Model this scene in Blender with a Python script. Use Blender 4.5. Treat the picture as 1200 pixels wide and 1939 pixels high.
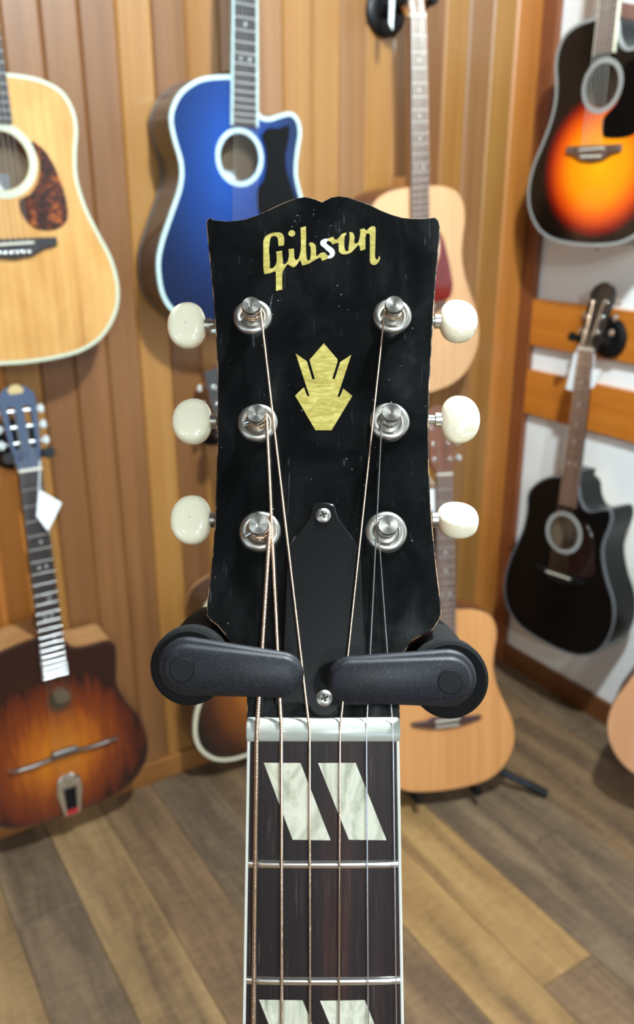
import bpy, bmesh, math, random
from math import sin, cos, pi, radians, sqrt
from mathutils import Matrix, Vector, Euler
random.seed(7)
for o in list(bpy.data.objects):
    bpy.data.objects.remove(o)
scene = bpy.context.scene
COL = scene.collection

# ------------------------------------------------------------------ camera
EYE = 1.45
cam_data = bpy.data.cameras.new('camera')
cam_data.sensor_fit = 'VERTICAL'
cam_data.sensor_height = 24.0
cam_data.lens = 24.0 * 1600.0 / 1939.0
cam_data.clip_start = 0.01
cam_data.dof.use_dof = True
cam_data.dof.focus_distance = 0.258
cam_data.dof.aperture_fstop = 10.8
cam = bpy.data.objects.new('camera', cam_data)
COL.objects.link(cam)
cam.location = (0, 0, EYE)
cam.rotation_euler = (radians(90 - 20.3), 0, radians(-32.3))
scene.camera = cam

# ------------------------------------------------------------------ world, lights, exposure
world = bpy.data.worlds.new('daylight_world')
scene.world = world
world.use_nodes = True
bg = world.node_tree.nodes['Background']
bg.inputs['Color'].default_value = (0.62, 0.78, 1.0, 1)
bg.inputs['Strength'].default_value = 1.0
scene.view_settings.view_transform = 'Standard'
scene.view_settings.look = 'None'
scene.view_settings.gamma = 1.0
scene.view_settings.use_curve_mapping = False
scene.view_settings.exposure = 0.46

CEIL = 2.62
# x, y, power (W), radius of the lamp disc
LAMPS = [
    (0.74, 0.34, 116, 0.055),
    (-1.05, -2.55, 86, 0.06),
    (-0.35, -1.5, 34, 0.06),  # extra lamp added as soft fill, no known source there
    (-1.9, -1.2, 10, 0.06),  # another extra lamp, added for ambient fill
]
def lamp_light(name, size, power, colour, loc, rot, parent=None, shape='DISK', size_y=None):
    ld = bpy.data.lights.new(name, 'AREA')
    ld.shape = shape
    ld.size = size
    if size_y: ld.size_y = size_y
    ld.energy = power
    ld.color = colour
    lo = bpy.data.objects.new(name, ld)
    COL.objects.link(lo)
    lo.location = loc
    lo.rotation_euler = rot
    if parent: lo.parent = parent
    return lo
WARM = (0.87, 1.0, 1.03)
# daylight coming in by the shop window behind the photographer
lamp_light('window_daylight', 2.2, 30, (0.58, 0.84, 1.06), (-0.4, -4.62, 1.55), (radians(90), 0, 0), None, 'RECTANGLE', 1.3)
lamp_light('window_daylight', 1.3, 10, (0.58, 0.86, 1.1), (-3.12, -0.6, 1.5), (radians(90), 0, radians(-90)), None, 'RECTANGLE', 1.2)

# ------------------------------------------------------------------ material helpers
def srgb(r, g, b):
    f = lambda c: (c / 255 / 12.92) if c / 255 <= 0.04045 else ((c / 255 + 0.055) / 1.055) ** 2.4
    return (f(r), f(g), f(b), 1.0)
def S(r, g, b, k=1.0):
    c = srgb(r, g, b)
    return (c[0] * k, c[1] * k, c[2] * k, 1.0)

class NT:
    def __init__(self, name):
        self.m = bpy.data.materials.new(name)
        self.m.use_nodes = True
        self.t = self.m.node_tree
        self.n = self.t.nodes
        self.b = self.n['Principled BSDF']
    def node(self, kind, **kw):
        x = self.n.new(kind)
        for k, v in kw.items():
            setattr(x, k, v)
        return x
    def link(self, a, b):
        self.t.links.new(a, b)
    def val(self, sock, v):
        self.b.inputs[sock].default_value = v
    def coords(self, scale, loc=(0, 0, 0), rnd=False):
        tc = self.node('ShaderNodeTexCoord')
        mp = self.node('ShaderNodeMapping')
        mp.inputs['Scale'].default_value = scale
        mp.inputs['Location'].default_value = loc
        if rnd:
            oi = self.node('ShaderNodeObjectInfo')
            mu = self.node('ShaderNodeMath', operation='MULTIPLY')
            mu.inputs[1].default_value = 37.0
            ad = self.node('ShaderNodeVectorMath', operation='ADD')
            self.link(oi.outputs['Random'], mu.inputs[0])
            self.link(tc.outputs['Object'], ad.inputs[0])
            cx = self.node('ShaderNodeCombineXYZ')
            for i in 'XYZ':
                self.link(mu.outputs[0], cx.inputs[i])
            self.link(cx.outputs[0], ad.inputs[1])
            self.link(ad.outputs[0], mp.inputs['Vector'])
        else:
            self.link(tc.outputs['Object'], mp.inputs['Vector'])
        return mp.outputs[0]
    def noise(self, vec, scale=1.0, detail=4.0, rough=0.55, distort=0.0):
        x = self.node('ShaderNodeTexNoise')
        x.inputs['Scale'].default_value = scale
        x.inputs['Detail'].default_value = detail
        x.inputs['Roughness'].default_value = rough
        x.inputs['Distortion'].default_value = distort
        self.link(vec, x.inputs['Vector'])
        return x.outputs['Fac']
    def ramp(self, fac, stops):
        x = self.node('ShaderNodeValToRGB')
        els = x.color_ramp.elements
        while len(els) < len(stops):
            els.new(0.5)
        for e, (p, c) in zip(els, stops):
            e.position = p
            e.color = c
        self.link(fac, x.inputs['Fac'])
        return x.outputs['Color']
    def mix(self, fac, a, b, mode='MIX'):
        x = self.node('ShaderNodeMix', data_type='RGBA', blend_type=mode)
        if isinstance(fac, (int, float)): x.inputs['Factor'].default_value = fac
        else: self.link(fac, x.inputs['Factor'])
        for s, v in (('A', a), ('B', b)):
            i = [q for q in x.inputs if q.name == s and q.type == 'RGBA'][0]
            if isinstance(v, tuple): i.default_value = v
            else: self.link(v, i)
        return [q for q in x.outputs if q.type == 'RGBA'][0]
    def bump(self, fac, strength=0.1, dist=0.001):
        x = self.node('ShaderNodeBump')
        x.inputs['Strength'].default_value = strength
        x.inputs['Distance'].default_value = dist
        self.link(fac, x.inputs['Height'])
        self.link(x.outputs[0], self.b.inputs['Normal'])
    def color(self, c):
        self.link(c, self.b.inputs['Base Color'])

def plain(name, col, rough=0.5, metal=0.0, coat=0.0, var=0.0, vscale=60):
    t = NT(name)
    t.val('Base Color', col); t.val('Roughness', rough); t.val('Metallic', metal)
    if coat: t.val('Coat Weight', coat); t.val('Coat Roughness', 0.06)
    if var:
        f = t.noise(t.coords((vscale,) * 3), 1.0, 3)
        lo = tuple(c * (1 - var) for c in col[:3]) + (1,)
        hi = tuple(min(1, c * (1 + var)) for c in col[:3]) + (1,)
        t.color(t.ramp(f, [(0.3, lo), (0.7, hi)]))
    return t.m
def wood(name, dark, mid, light, grain=(60, 2, 60), rough=0.4, coat=0.0, rnd=False, blot=(6, 1.2, 6), blot_amt=0.45):
    t = NT(name)
    f = t.noise(t.coords(grain, rnd=rnd), 1.0, 5, 0.6, 0.3)
    g = t.noise(t.coords(blot, (3, 7, 1), rnd=rnd), 1.0, 3, 0.5, 0.6)
    c1 = t.ramp(f, [(0.30, dark), (0.5, mid), (0.72, light)])
    c2 = t.ramp(g, [(0.30, dark), (0.5, mid), (0.70, light)])
    t.color(t.mix(blot_amt, c1, c2))
    t.val('Roughness', rough)
    if coat: t.val('Coat Weight', coat); t.val('Coat Roughness', 0.08)
    t.bump(f, 0.08, 0.0006)
    return t.m
def burst(name, centre, radii, stops, figure=0.0, rough=0.25, coat=0.6, grain=(9, 1.2, 9)):
    """painted sunburst: colour by distance from the middle of the top, in the guitar's own coordinates"""
    t = NT(name)
    v = t.coords((1 / radii[0], 1 / radii[1], 0), (-centre[0] / radii[0], -centre[1] / radii[1], 0))
    ln = t.node('ShaderNodeVectorMath', operation='LENGTH')
    t.link(v, ln.inputs[0])
    d = ln.outputs['Value']
    if figure:
        nz = t.noise(t.coords(grain), 1.0, 4, 0.6, 0.8)
        su = t.node('ShaderNodeMath', operation='SUBTRACT'); su.inputs[1].default_value = 0.5
        t.link(nz, su.inputs[0])
        ma = t.node('ShaderNodeMath', operation='MULTIPLY_ADD'); ma.inputs[1].default_value = figure
        t.link(su.outputs[0], ma.inputs[0]); t.link(d, ma.inputs[2])
        d = ma.outputs[0]
    t.color(t.ramp(d, stops))
    t.val('Roughness', rough); t.val('Coat Weight', coat); t.val('Coat Roughness', 0.05)
    return t.m

M = {}
M['white_wall'] = plain('white_wall_paint', S(240, 242, 242), 0.7, var=0.02, vscale=8)
M['ceiling'] = plain('ceiling_paint', S(74, 70, 66), 0.85)
M['panel_wall'] = plain('brown_wall_paint', S(160, 124, 90), 0.7, var=0.05, vscale=8)
M['black_plastic'] = plain('black_plastic', S(16, 16, 18), 0.42)
M['slim_bridge'] = plain('dark_walnut_bridge', S(62, 36, 34), 0.55)
M['black_metal'] = plain('black_metal', S(30, 34, 44), 0.35, 0.6)
M['foam'] = plain('black_foam', S(9, 9, 10), 0.9, var=0.3, vscale=900)
M['chrome'] = plain('chrome', (0.75, 0.74, 0.72, 1), 0.16, 1.0)
M['dull_chrome'] = plain('dull_chrome', (0.40, 0.41, 0.42, 1), 0.4, 1.0)
M['fret'] = plain('fret_wire', (0.72, 0.71, 0.70, 1), 0.25, 1.0)
M['white_lamp'] = plain('lamp_housing', S(235, 235, 232), 0.5)
M['cream'] = plain('cream_plastic', S(222, 216, 190), 0.35, coat=0.3)
M['aqua_binding'] = plain('pale_binding', S(180, 205, 205), 0.3, coat=0.3, var=0.12, vscale=120)
M['sage_binding'] = plain('sage_binding', S(186, 192, 170), 0.35, coat=0.3)
M['grey_binding'] = plain('grey_binding', S(150, 152, 150), 0.35, coat=0.3)
M['dark_binding'] = plain('dark_binding', S(96, 100, 106), 0.35, coat=0.3)
M['bone'] = plain('bone_white', S(216, 212, 196), 0.4, coat=0.2)
M['paper'] = plain('white_paper', S(236, 240, 244), 0.8)
M['spruce_left'] = wood('honey_spruce', S(164, 112, 52), S(190, 142, 80), S(206, 164, 102), (90, 1.5, 90), 0.3, 0.5, blot=(12, 6, 12), blot_amt=0.5)
M['spruce_pale'] = wood('pale_spruce', S(198, 148, 104), S(212, 166, 122), S(222, 180, 138), (90, 1.5, 90), 0.4, 0.2)
M['cedar'] = wood('cedar_top', S(178, 118, 66), S(198, 138, 82), S(212, 154, 96), (70, 1.2, 70), 0.38, 0.3)
M['cedar_red'] = wood('mahogany_top', S(186, 132, 94), S(198, 144, 104), S(208, 156, 116), (70, 1.2, 70), 0.38, 0.3)
M['dark_side'] = wood('dark_rosewood', S(38, 24, 18), S(62, 40, 30), S(84, 58, 44), (8, 50, 50), 0.3, 0.4)
M['mahogany'] = wood('mahogany', S(70, 34, 20), S(98, 52, 30), S(120, 70, 42), (60, 4, 60), 0.35, 0.3)
M['tan_side'] = wood('maple_side', S(140, 96, 56), S(164, 118, 74), S(184, 140, 94), (10, 40, 40), 0.35, 0.3)
M['rosewood'] = wood('rosewood_board', S(66, 46, 40), S(98, 74, 64), S(126, 100, 86), (120, 3, 120), 0.55)
M['ebony'] = wood('ebony_board', S(24, 23, 26), S(40, 38, 42), S(58, 56, 60), (120, 3, 120), 0.45)
M['interior'] = wood('guitar_interior', S(200, 165, 130), S(218, 186, 152), S(230, 202, 170), (30, 2, 30), 0.7)  # wood brightened to stand in for lamp light through the sound hole
M['black_gloss'] = plain('black_gloss', S(6, 6, 7), 0.22)
M['black_gloss'].node_tree.nodes['Principled BSDF'].inputs['Specular IOR Level'].default_value = 0.28
M['black_head'] = plain('black_head_face', S(20, 20, 22), 0.25, coat=0.4)
M['blue_head'] = plain('slate_head_face', S(60, 74, 98), 0.3, coat=0.5)
M['string'] = plain('string_wire', (0.62, 0.58, 0.52, 1), 0.32, 1.0)
M['bronze_string'] = plain('bronze_string', (0.72, 0.48, 0.32, 1), 0.3, 1.0)
M['blue_top'] = burst('blue_burst', (-0.03, 0.36), (0.19, 0.33), [(0.0, S(0, 66, 152)), (0.45, S(0, 46, 112)), (0.8, S(0, 30, 74)), (1.0, S(0, 22, 56))], 0.10, coat=0.0)
M['blue_top'].node_tree.nodes['Principled BSDF'].inputs['Specular IOR Level'].default_value = 0.3
M['sun_top'] = burst('tobacco_sunburst', (0.018, 0.185), (0.200, 0.190), [(0.0, S(255, 172, 6)), (0.42, S(252, 148, 0)), (0.64, S(226, 80, 2)), (0.78, S(130, 18, 4)), (0.87, S(34, 7, 6)), (0.95, S(6, 5, 5))], 0.0, coat=0.15)
M['brown_burst'] = burst('brown_sunburst', (0.0, 0.2), (0.20, 0.26), [(0.0, S(190, 116, 36)), (0.4, S(120, 62, 18)), (0.75, S(60, 26, 12)), (0.95, S(20, 11, 9))], 0.1)
M['gypsy_top'] = burst('amber_burst', (-0.01, 0.165), (0.20, 0.20), [(0.0, S(196, 118, 26)), (0.35, S(166, 88, 20)), (0.62, S(116, 50, 16)), (0.88, S(84, 31, 14)), (1.25, S(40, 15, 10))], 0.55, 0.25, 0.3, (60, 7, 60))
M['main_top'] = burst('cherry_sunburst', (0.0, 0.19), (0.20, 0.27), [(0.0, S(226, 150, 60)), (0.5, S(190, 96, 34)), (0.85, S(90, 26, 14)), (1.0, S(30, 10, 8))], 0.0)
for k_ in ('black_plastic', 'foam'):
    M[k_].node_tree.nodes['Principled BSDF'].inputs['Specular IOR Level'].default_value = 0.25
t = NT('tortoise_shell')
f = t.noise(t.coords((55, 55, 55)), 1.0, 3, 0.6, 0.6)
t.color(t.ramp(f, [(0.42, S(34, 12, 8)), (0.56, S(80, 30, 12)), (0.70, S(160, 84, 30))])); t.val('Roughness', 0.2); t.val('Coat Weight', 0.6)
M['tortoise'] = t.m
M['red_guard'] = plain('red_pickguard', S(104, 14, 20), 0.18, coat=0.6, var=0.3, vscale=50)
M['dark_guard'] = plain('dark_pickguard', S(30, 12, 12), 0.2, coat=0.6)
M['black_guard'] = plain('black_pickguard', S(4, 4, 5), 0.2)
M['black_guard'].node_tree.nodes['Principled BSDF'].inputs['Specular IOR Level'].default_value = 0.12
M['dot'] = plain('pearl_dot', S(180, 184, 184), 0.3, coat=0.4)
M['red_felt'] = plain('red_insert', S(170, 26, 30), 0.5)
M['gold_old'] = plain('aged_gold', (0.72, 0.56, 0.28, 1), 0.3, 1.0)

# ------------------------------------------------------------------ mesh helpers
class MB:
    def __init__(self):
        self.v = []; self.f = []; self.mi = []
    def add(self, verts, faces, mi=0):
        o = len(self.v)
        self.v += [tuple(p) for p in verts]
        self.f += [tuple(i + o for i in q) for q in faces]
        self.mi += [mi] * len(faces)
        return self
    def box(self, lo, hi, mi=0):
        (a, b, c), (d, e, g) = lo, hi
        v = [(a, b, c), (d, b, c), (d, e, c), (a, e, c), (a, b, g), (d, b, g), (d, e, g), (a, e, g)]
        return self.add(v, [(3, 2, 1, 0), (4, 5, 6, 7), (0, 1, 5, 4), (1, 2, 6, 5), (2, 3, 7, 6), (3, 0, 4, 7)], mi)
    def prism(self, pts, z0, z1, ch=0.0, ch0=0.0, mi=0, mi_ch=None, mi_side=None, zf=None):
        pts = ccw(pts); n = len(pts)
        rings = []
        if ch0: rings.append([(x, y, z0) for x, y in offset(pts, -ch0)]); rings.append([(x, y, z0 + ch0) for x, y in pts])
        else: rings.append([(x, y, z0) for x, y in pts])
        if ch: rings.append([(x, y, z1 - ch) for x, y in pts]); rings.append([(x, y, z1) for x, y in offset(pts, -ch)])
        else: rings.append([(x, y, z1) for x, y in pts])
        if zf: rings = [[(x, y, z + zf(x, y)) for x, y, z in r] for r in rings]
        o = len(self.v)
        for r in rings: self.v += r
        k = len(rings)
        for j in range(k - 1):
            for i in range(n):
                i2 = (i + 1) % n
                self.f.append((o + j * n + i, o + j * n + i2, o + (j + 1) * n + i2, o + (j + 1) * n + i))
                m = mi if mi_side is None else mi_side
                if ch and j == k - 2 and mi_ch is not None: m = mi_ch
                self.mi.append(m)
        self.f.append(tuple(o + (k - 1) * n + i for i in range(n))); self.mi.append(mi)
        self.f.append(tuple(o + i for i in reversed(range(n)))); self.mi.append(mi if mi_side is None else mi_side)
        return self
    def tube(self, path, r, seg=8, closed=False, cap=True, mi=0):
        P = [Vector(p) for p in path]; n = len(P)
        R = r if isinstance(r, (list, tuple)) else [r] * n
        o = len(self.v); up = None
        for i in range(n):
            if closed: tdir = P[(i + 1) % n] - P[i - 1]
            else: tdir = P[min(i + 1, n - 1)] - P[max(i - 1, 0)]
            tdir.normalize()
            if up is None:
                up = Vector((0, 0, 1)) if abs(tdir.z) < 0.9 else Vector((1, 0, 0))
            a = (up - tdir * up.dot(tdir))
            if a.length < 1e-6: a = tdir.orthogonal()
            a.normalize(); b = tdir.cross(a); up = a
            for k in range(seg):
                q = 2 * pi * k / seg
                self.v.append(tuple(P[i] + (a * cos(q) + b * sin(q)) * R[i]))
        m = n if closed else n - 1
        for i in range(m):
            j = (i + 1) % n
            for k in range(seg):
                k2 = (k + 1) % seg
                self.f.append((o + i * seg + k, o + i * seg + k2, o + j * seg + k2, o + j * seg + k)); self.mi.append(mi)
        if cap and not closed:
            self.f.append(tuple(o + k for k in reversed(range(seg)))); self.mi.append(mi)
            self.f.append(tuple(o + (n - 1) * seg + k for k in range(seg))); self.mi.append(mi)
        return self
    def lathe(self, prof, seg=24, T=None, cap=True, mi=0):
        """profile (r, z) turned about z; T places it"""
        o = len(self.v); n = len(prof)
        for r, z in prof:
            for k in range(seg):
                q = 2 * pi * k / seg
                p = Vector((r * cos(q), r * sin(q), z))
                self.v.append(tuple(T @ p if T else p))
        for i in range(n - 1):
            for k in range(seg):
                k2 = (k + 1) % seg
                self.f.append((o + i * seg + k, o + i * seg + k2, o + (i + 1) * seg + k2, o + (i + 1) * seg + k)); self.mi.append(mi)
        if cap:
            self.f.append(tuple(o + k for k in reversed(range(seg)))); self.mi.append(mi)
            self.f.append(tuple(o + (n - 1) * seg + k for k in range(seg))); self.mi.append(mi)
        return self
    def ring_strip(self, loops, mi=0, close_sections=False):
        """quads between successive closed loops of equal length"""
        o = len(self.v); n = len(loops[0]); k = len(loops)
        for L in loops: self.v += [tuple(p) for p in L]
        for j in range(k if close_sections else k - 1):
            j2 = (j + 1) % k
            for i in range(n):
                i2 = (i + 1) % n
                self.f.append((o + j * n + i, o + j * n + i2, o + j2 * n + i2, o + j2 * n + i)); self.mi.append(mi)
        return self
    def build(self, name, mat, parent=None, smooth=True, angle=35, X=None, fix=True):
        me = bpy.data.meshes.new(name)
        v = self.v if X is None else [tuple(X @ Vector(p)) for p in self.v]
        me.from_pydata(v, [], self.f)
        if fix:
            bm = bmesh.new(); bm.from_mesh(me)
            bmesh.ops.recalc_face_normals(bm, faces=bm.faces)
            bm.to_mesh(me); bm.free()
        mats = mat if isinstance(mat, (list, tuple)) else [mat]
        for m in mats: me.materials.append(m)
        if len(mats) > 1:
            me.polygons.foreach_set('material_index', self.mi)
        if smooth:
            me.polygons.foreach_set('use_smooth', [True] * len(me.polygons))
            me.set_sharp_from_angle(angle=radians(angle))
        me.update()
        return link(name, me, parent)
def link(name, me, parent=None):
    o = bpy.data.objects.new(name, me)
    COL.objects.link(o)
    if parent: o.parent = parent
    return o
def area2(p):
    return sum(p[i][0] * p[(i + 1) % len(p)][1] - p[(i + 1) % len(p)][0] * p[i][1] for i in range(len(p)))
def ccw(p):
    p = list(p)
    return p if area2(p) > 0 else p[::-1]
def offset(p, d):
    """shift a CCW outline outward by d (negative = inward)"""
    n = len(p); out = []
    for i in range(n):
        a, b, c = Vector(p[i - 1]), Vector(p[i]), Vector(p[(i + 1) % n])
        e1 = (b - a); e2 = (c - b)
        if e1.length < 1e-9 or e2.length < 1e-9: out.append(tuple(b)); continue
        n1 = Vector((e1.y, -e1.x)).normalized(); n2 = Vector((e2.y, -e2.x)).normalized()
        m = n1 + n2
        if m.length < 1e-6: out.append(tuple(b)); continue
        m.normalize()
        k = min(1 / max(m.dot(n1), 0.35), 2.2)
        q = b + m * d * k
        out.append((q.x, q.y))
    return out
def spline(pts, sub=5, closed=True):
    n = len(pts); out = []
    rng = range(n if closed else n - 1)
    g = lambda i: Vector(pts[i % n]) if closed else Vector(pts[max(0, min(n - 1, i))])
    for i in rng:
        p0, p1, p2, p3 = g(i - 1), g(i), g(i + 1), g(i + 2)
        for s in range(sub):
            u = s / sub
            q = 0.5 * ((2 * p1) + (p2 - p0) * u + (2 * p0 - 5 * p1 + 4 * p2 - p3) * u * u + (3 * p1 - p0 - 3 * p2 + p3) * u ** 3)
            out.append(tuple(q))
    if not closed: out.append(tuple(pts[-1]))
    return out
def circle(cx, cy, rx, ry=None, n=32):
    ry = rx if ry is None else ry
    return [(cx + rx * cos(2 * pi * i / n), cy + ry * sin(2 * pi * i / n)) for i in range(n)]
def holed(name, outer, holes, z0, z1, mat, parent=None):
    """slab with holes right through it"""
    bm = bmesh.new(); loops = []
    for L in [ccw(outer)] + [ccw(h)[::-1] for h in holes]:
        vs = [bm.verts.new((x, y, z1)) for x, y in L]
        loops.append(vs)
    edges = []
    for vs in loops:
        for i in range(len(vs)): edges.append(bm.edges.new((vs[i], vs[(i + 1) % len(vs)])))
    bmesh.ops.triangle_fill(bm, use_beauty=True, use_dissolve=False, edges=edges)
    top = list(bm.faces)
    low = {}
    for vs in loops:
        for v in vs: low[v] = bm.verts.new((v.co.x, v.co.y, z0))
    for fc in top: bm.faces.new([low[v] for v in reversed(fc.verts)])
    for vs in loops:
        for i in range(len(vs)):
            a, b = vs[i], vs[(i + 1) % len(vs)]
            bm.faces.new((a, low[a], low[b], b))
    bmesh.ops.recalc_face_normals(bm, faces=bm.faces)
    me = bpy.data.meshes.new(name); bm.to_mesh(me); bm.free()
    me.materials.append(mat)
    return link(name, me, parent)
def empty(name, loc=(0, 0, 0)):
    o = bpy.data.objects.new(name, None)
    o.empty_display_size = 0.05
    COL.objects.link(o); o.location = loc
    return o
def tag(o, label, cat, group=None):
    o['label'] = label; o['category'] = cat
    if group: o['group'] = group
    return o
def struct(o):
    o['kind'] = 'structure'; return o
def RX(a): return Matrix.Rotation(a, 4, 'X')
def RY(a): return Matrix.Rotation(a, 4, 'Y')
def RZ(a): return Matrix.Rotation(a, 4, 'Z')
def TR(x, y, z): return Matrix.Translation((x, y, z))

# ------------------------------------------------------------------ the room
BX, BY = 1.858, 1.808          # inner faces of the right wall and of the plank wall
LX, FY = -3.0, -4.5
PW = {  # plank woods: (dark, mid, light)
    'tan': (S(120, 81, 46), S(140, 98, 60), S(153, 112, 74)),
    'rosy': (S(98, 62, 33), S(121, 79, 43), S(136, 93, 55)),
    'gold': (S(128, 84, 38), S(150, 103, 48), S(166, 120, 62)),
    'red': (S(104, 56, 30), S(126, 72, 40), S(142, 88, 54)),
    'amber': (S(152, 88, 32), S(174, 109, 46), S(188, 124, 59)),
    'brown': (S(116, 74, 42), S(138, 92, 54), S(154, 108, 68)),
}
for k, (a, b, c) in PW.items():
    M['plank_' + k] = wood('cedar_plank_' + k, a, b, c, (40, 40, 0.9), 0.42, 0.15, rnd=True, blot=(7, 7, 0.8), blot_amt=0.5)
mb = MB(); mb.box((LX - .1, BY + .014, 0), (BX + .1, BY + .1, CEIL))
wall_back = struct(mb.build('wall_back', M['plank_brown'], smooth=False))
seams = [0.455, 0.528, 0.602, 0.677, 0.751, 0.825, 0.899, 0.977, 1.055, 1.130, 1.207, 1.281, 1.358, 1.437, 1.515, 1.592, 1.670, 1.751, 1.858]
kinds = ['tan', 'rosy', 'rosy', 'gold', 'tan', 'tan', 'gold', 'tan', 'gold', 'rosy', 'gold', 'amber', 'gold', 'rosy', 'gold', 'brown', 'gold', 'rosy']
kinds = ['rosy', 'rosy', 'rosy', 'gold', 'rosy', 'gold', 'tan', 'tan', 'gold', 'gold', 'tan', 'gold', 'gold', 'rosy', 'gold', 'tan', 'gold', 'amber']
xs = [seams[0] - 0.075 * (i + 1) for i in range(46)][::-1]
kk = ['tan', 'amber', 'rosy', 'gold', 'tan', 'rosy']
allx = xs + seams
allk = [kk[(i * 5 + i // 4) % 6] for i in range(len(xs))] + kinds
allk[len(xs) - 1] = 'gold'; allk[len(xs) - 2] = 'amber'
for i in range(len(allx) - 1):
    a, b = allx[i], allx[i + 1]
    g, w = 0.0045, 0.005
    prof = [(a, BY + .014), (a, BY + g), (a + w, BY), (b - w, BY), (b, BY + g), (b, BY + .014)]
    m = MB(); m.prism(prof, 0.0, CEIL)
    c = (a + b) / 2
    m.v = [(x - c, y - BY, z) for x, y, z in m.v]
    p = m.build('plank', M['plank_' + allk[i]], wall_back, smooth=False)
    p.location = (c, BY, 0)
struct(MB().box((BX, FY, 0), (BX + .1, BY + .1, CEIL)).build('wall_right', M['white_wall'], smooth=False))
m = MB()
LY0, LY1, LZ0, LZ1 = -1.3, 0.1, 0.9, 2.1
m.box((LX - .1, FY, 0), (LX, LY0, CEIL)); m.box((LX - .1, LY1, 0), (LX, BY, CEIL))
m.box((LX - .1, LY0, 0), (LX, LY1, LZ0)); m.box((LX - .1, LY0, LZ1), (LX, LY1, CEIL))
struct(m.build('wall_left', M['panel_wall'], smooth=False))
struct(MB().box((LX - .1, FY - .1, CEIL), (BX + .1, BY + .1, CEIL + .08)).build('ceiling', M['ceiling'], smooth=False))
# wall behind the photographer with the shop window
WX0, WX1, WZ0, WZ1 = -1.6, 0.8, 0.85, 2.25
m = MB()
m.box((LX - .1, FY - .1, 0), (WX0, FY, CEIL)); m.box((WX1, FY - .1, 0), (BX + .1, FY, CEIL))
m.box((WX0, FY - .1, 0), (WX1, FY, WZ0)); m.box((WX0, FY - .1, WZ1), (WX1, FY, CEIL))
struct(m.build('wall_front', M['panel_wall'], smooth=False))
t = NT('window_glass')
tr = t.node('ShaderNodeBsdfTransparent'); gl = t.node('ShaderNodeBsdfGlossy'); gl.inputs['Roughness'].default_value = 0.0
mx = t.node('ShaderNodeMixShader'); mx.inputs[0].default_value = 0.06
t.link(tr.outputs[0], mx.inputs[1]); t.link(gl.outputs[0], mx.inputs[2])
t.link(mx.outputs[0], t.n['Material Output'].inputs['Surface'])
M['glass'] = t.m
m = MB()
for a, b, c, d in ((WX0, WX0 + .05, WZ0, WZ1), (WX1 - .05, WX1, WZ0, WZ1), (-.425, -.375, WZ0, WZ1), (WX0, WX1, WZ0, WZ0 + .05), (WX0, WX1, WZ1 - .05, WZ1)):
    m.box((a, FY - .08, c), (b, FY - .02, d))
win = struct(m.build('window_1', M['white_lamp'], smooth=False))
for a, b in ((WX0 + .05, -.425), (-.375, WX1 - .05)):
    MB().box((a, FY - .053, WZ0 + .05), (b, FY - .047, WZ1 - .05)).build('pane', M['glass'], win, smooth=False)

m = MB()
for a, b, c, d in ((LY0, LY0 + .05, LZ0, LZ1), (LY1 - .05, LY1, LZ0, LZ1), (LY0, LY1, LZ0, LZ0 + .05), (LY0, LY1, LZ1 - .05, LZ1)):
    m.box((LX - .08, a, c), (LX - .02, b, d))
win2 = struct(m.build('window_2', M['white_lamp'], smooth=False))
MB().box((LX - .053, LY0 + .05, LZ0 + .05), (LX - .047, LY1 - .05, LZ1 - .05)).build('pane', M['glass'], win2, smooth=False)

# floor: vinyl planks running towards the plank wall
FW = {
    'grey': (S(66, 54, 45), S(98, 81, 64), S(140, 118, 92)),
    'brown': (S(70, 54, 42), S(110, 86, 63), S(150, 121, 88)),
    'tan': (S(88, 68, 48), S(132, 105, 72), S(168, 138, 98)),
    'gold': (S(104, 78, 48), S(144, 111, 69), S(176, 142, 94)),
}
for k, (a, b, c) in FW.items():
    t = NT('floor_plank_' + k)
    f1 = t.noise(t.coords((34, 3.6, 1), rnd=True), 1.0, 6, 0.66, 1.3)
    f2 = t.noise(t.coords((16, 1.6, 1), (4, 2, 0), rnd=True), 1.0, 3, 0.5, 0.4)
    f3 = t.noise(t.coords((30, 80, 1), (1, 9, 0), rnd=True), 1.0, 3, 0.6, 0.5)
    k1 = t.ramp(f1, [(0.30, a), (0.5, b), (0.72, c)])
    k2 = t.ramp(f2, [(0.36, S(70, 57, 47)), (0.5, b), (0.68, c)])
    cc = t.mix(0.5, k1, k2)
    t.color(t.mix(0.18, cc, t.ramp(f3, [(0.35, a), (0.65, c)])))
    t.val('Roughness', 0.48); t.bump(f1, 0.06, 0.001)
    M['floor_' + k] = t.m
floor = struct(MB().box((LX - .1, FY - .1, -.06), (BX + .1, BY + .1, -.004)).build('floor', M['floor_grey'], smooth=False))
rows = {0: 'tan', 1: 'grey', 2: 'tan', 3: 'brown', 4: 'grey', 5: 'brown', 6: 'gold', 7: 'gold', 8: 'grey', 9: 'grey', 10: 'brown', 11: 'brown', 12: 'grey'}
fk = ['grey', 'brown', 'tan', 'brown', 'gold', 'grey']
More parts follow.
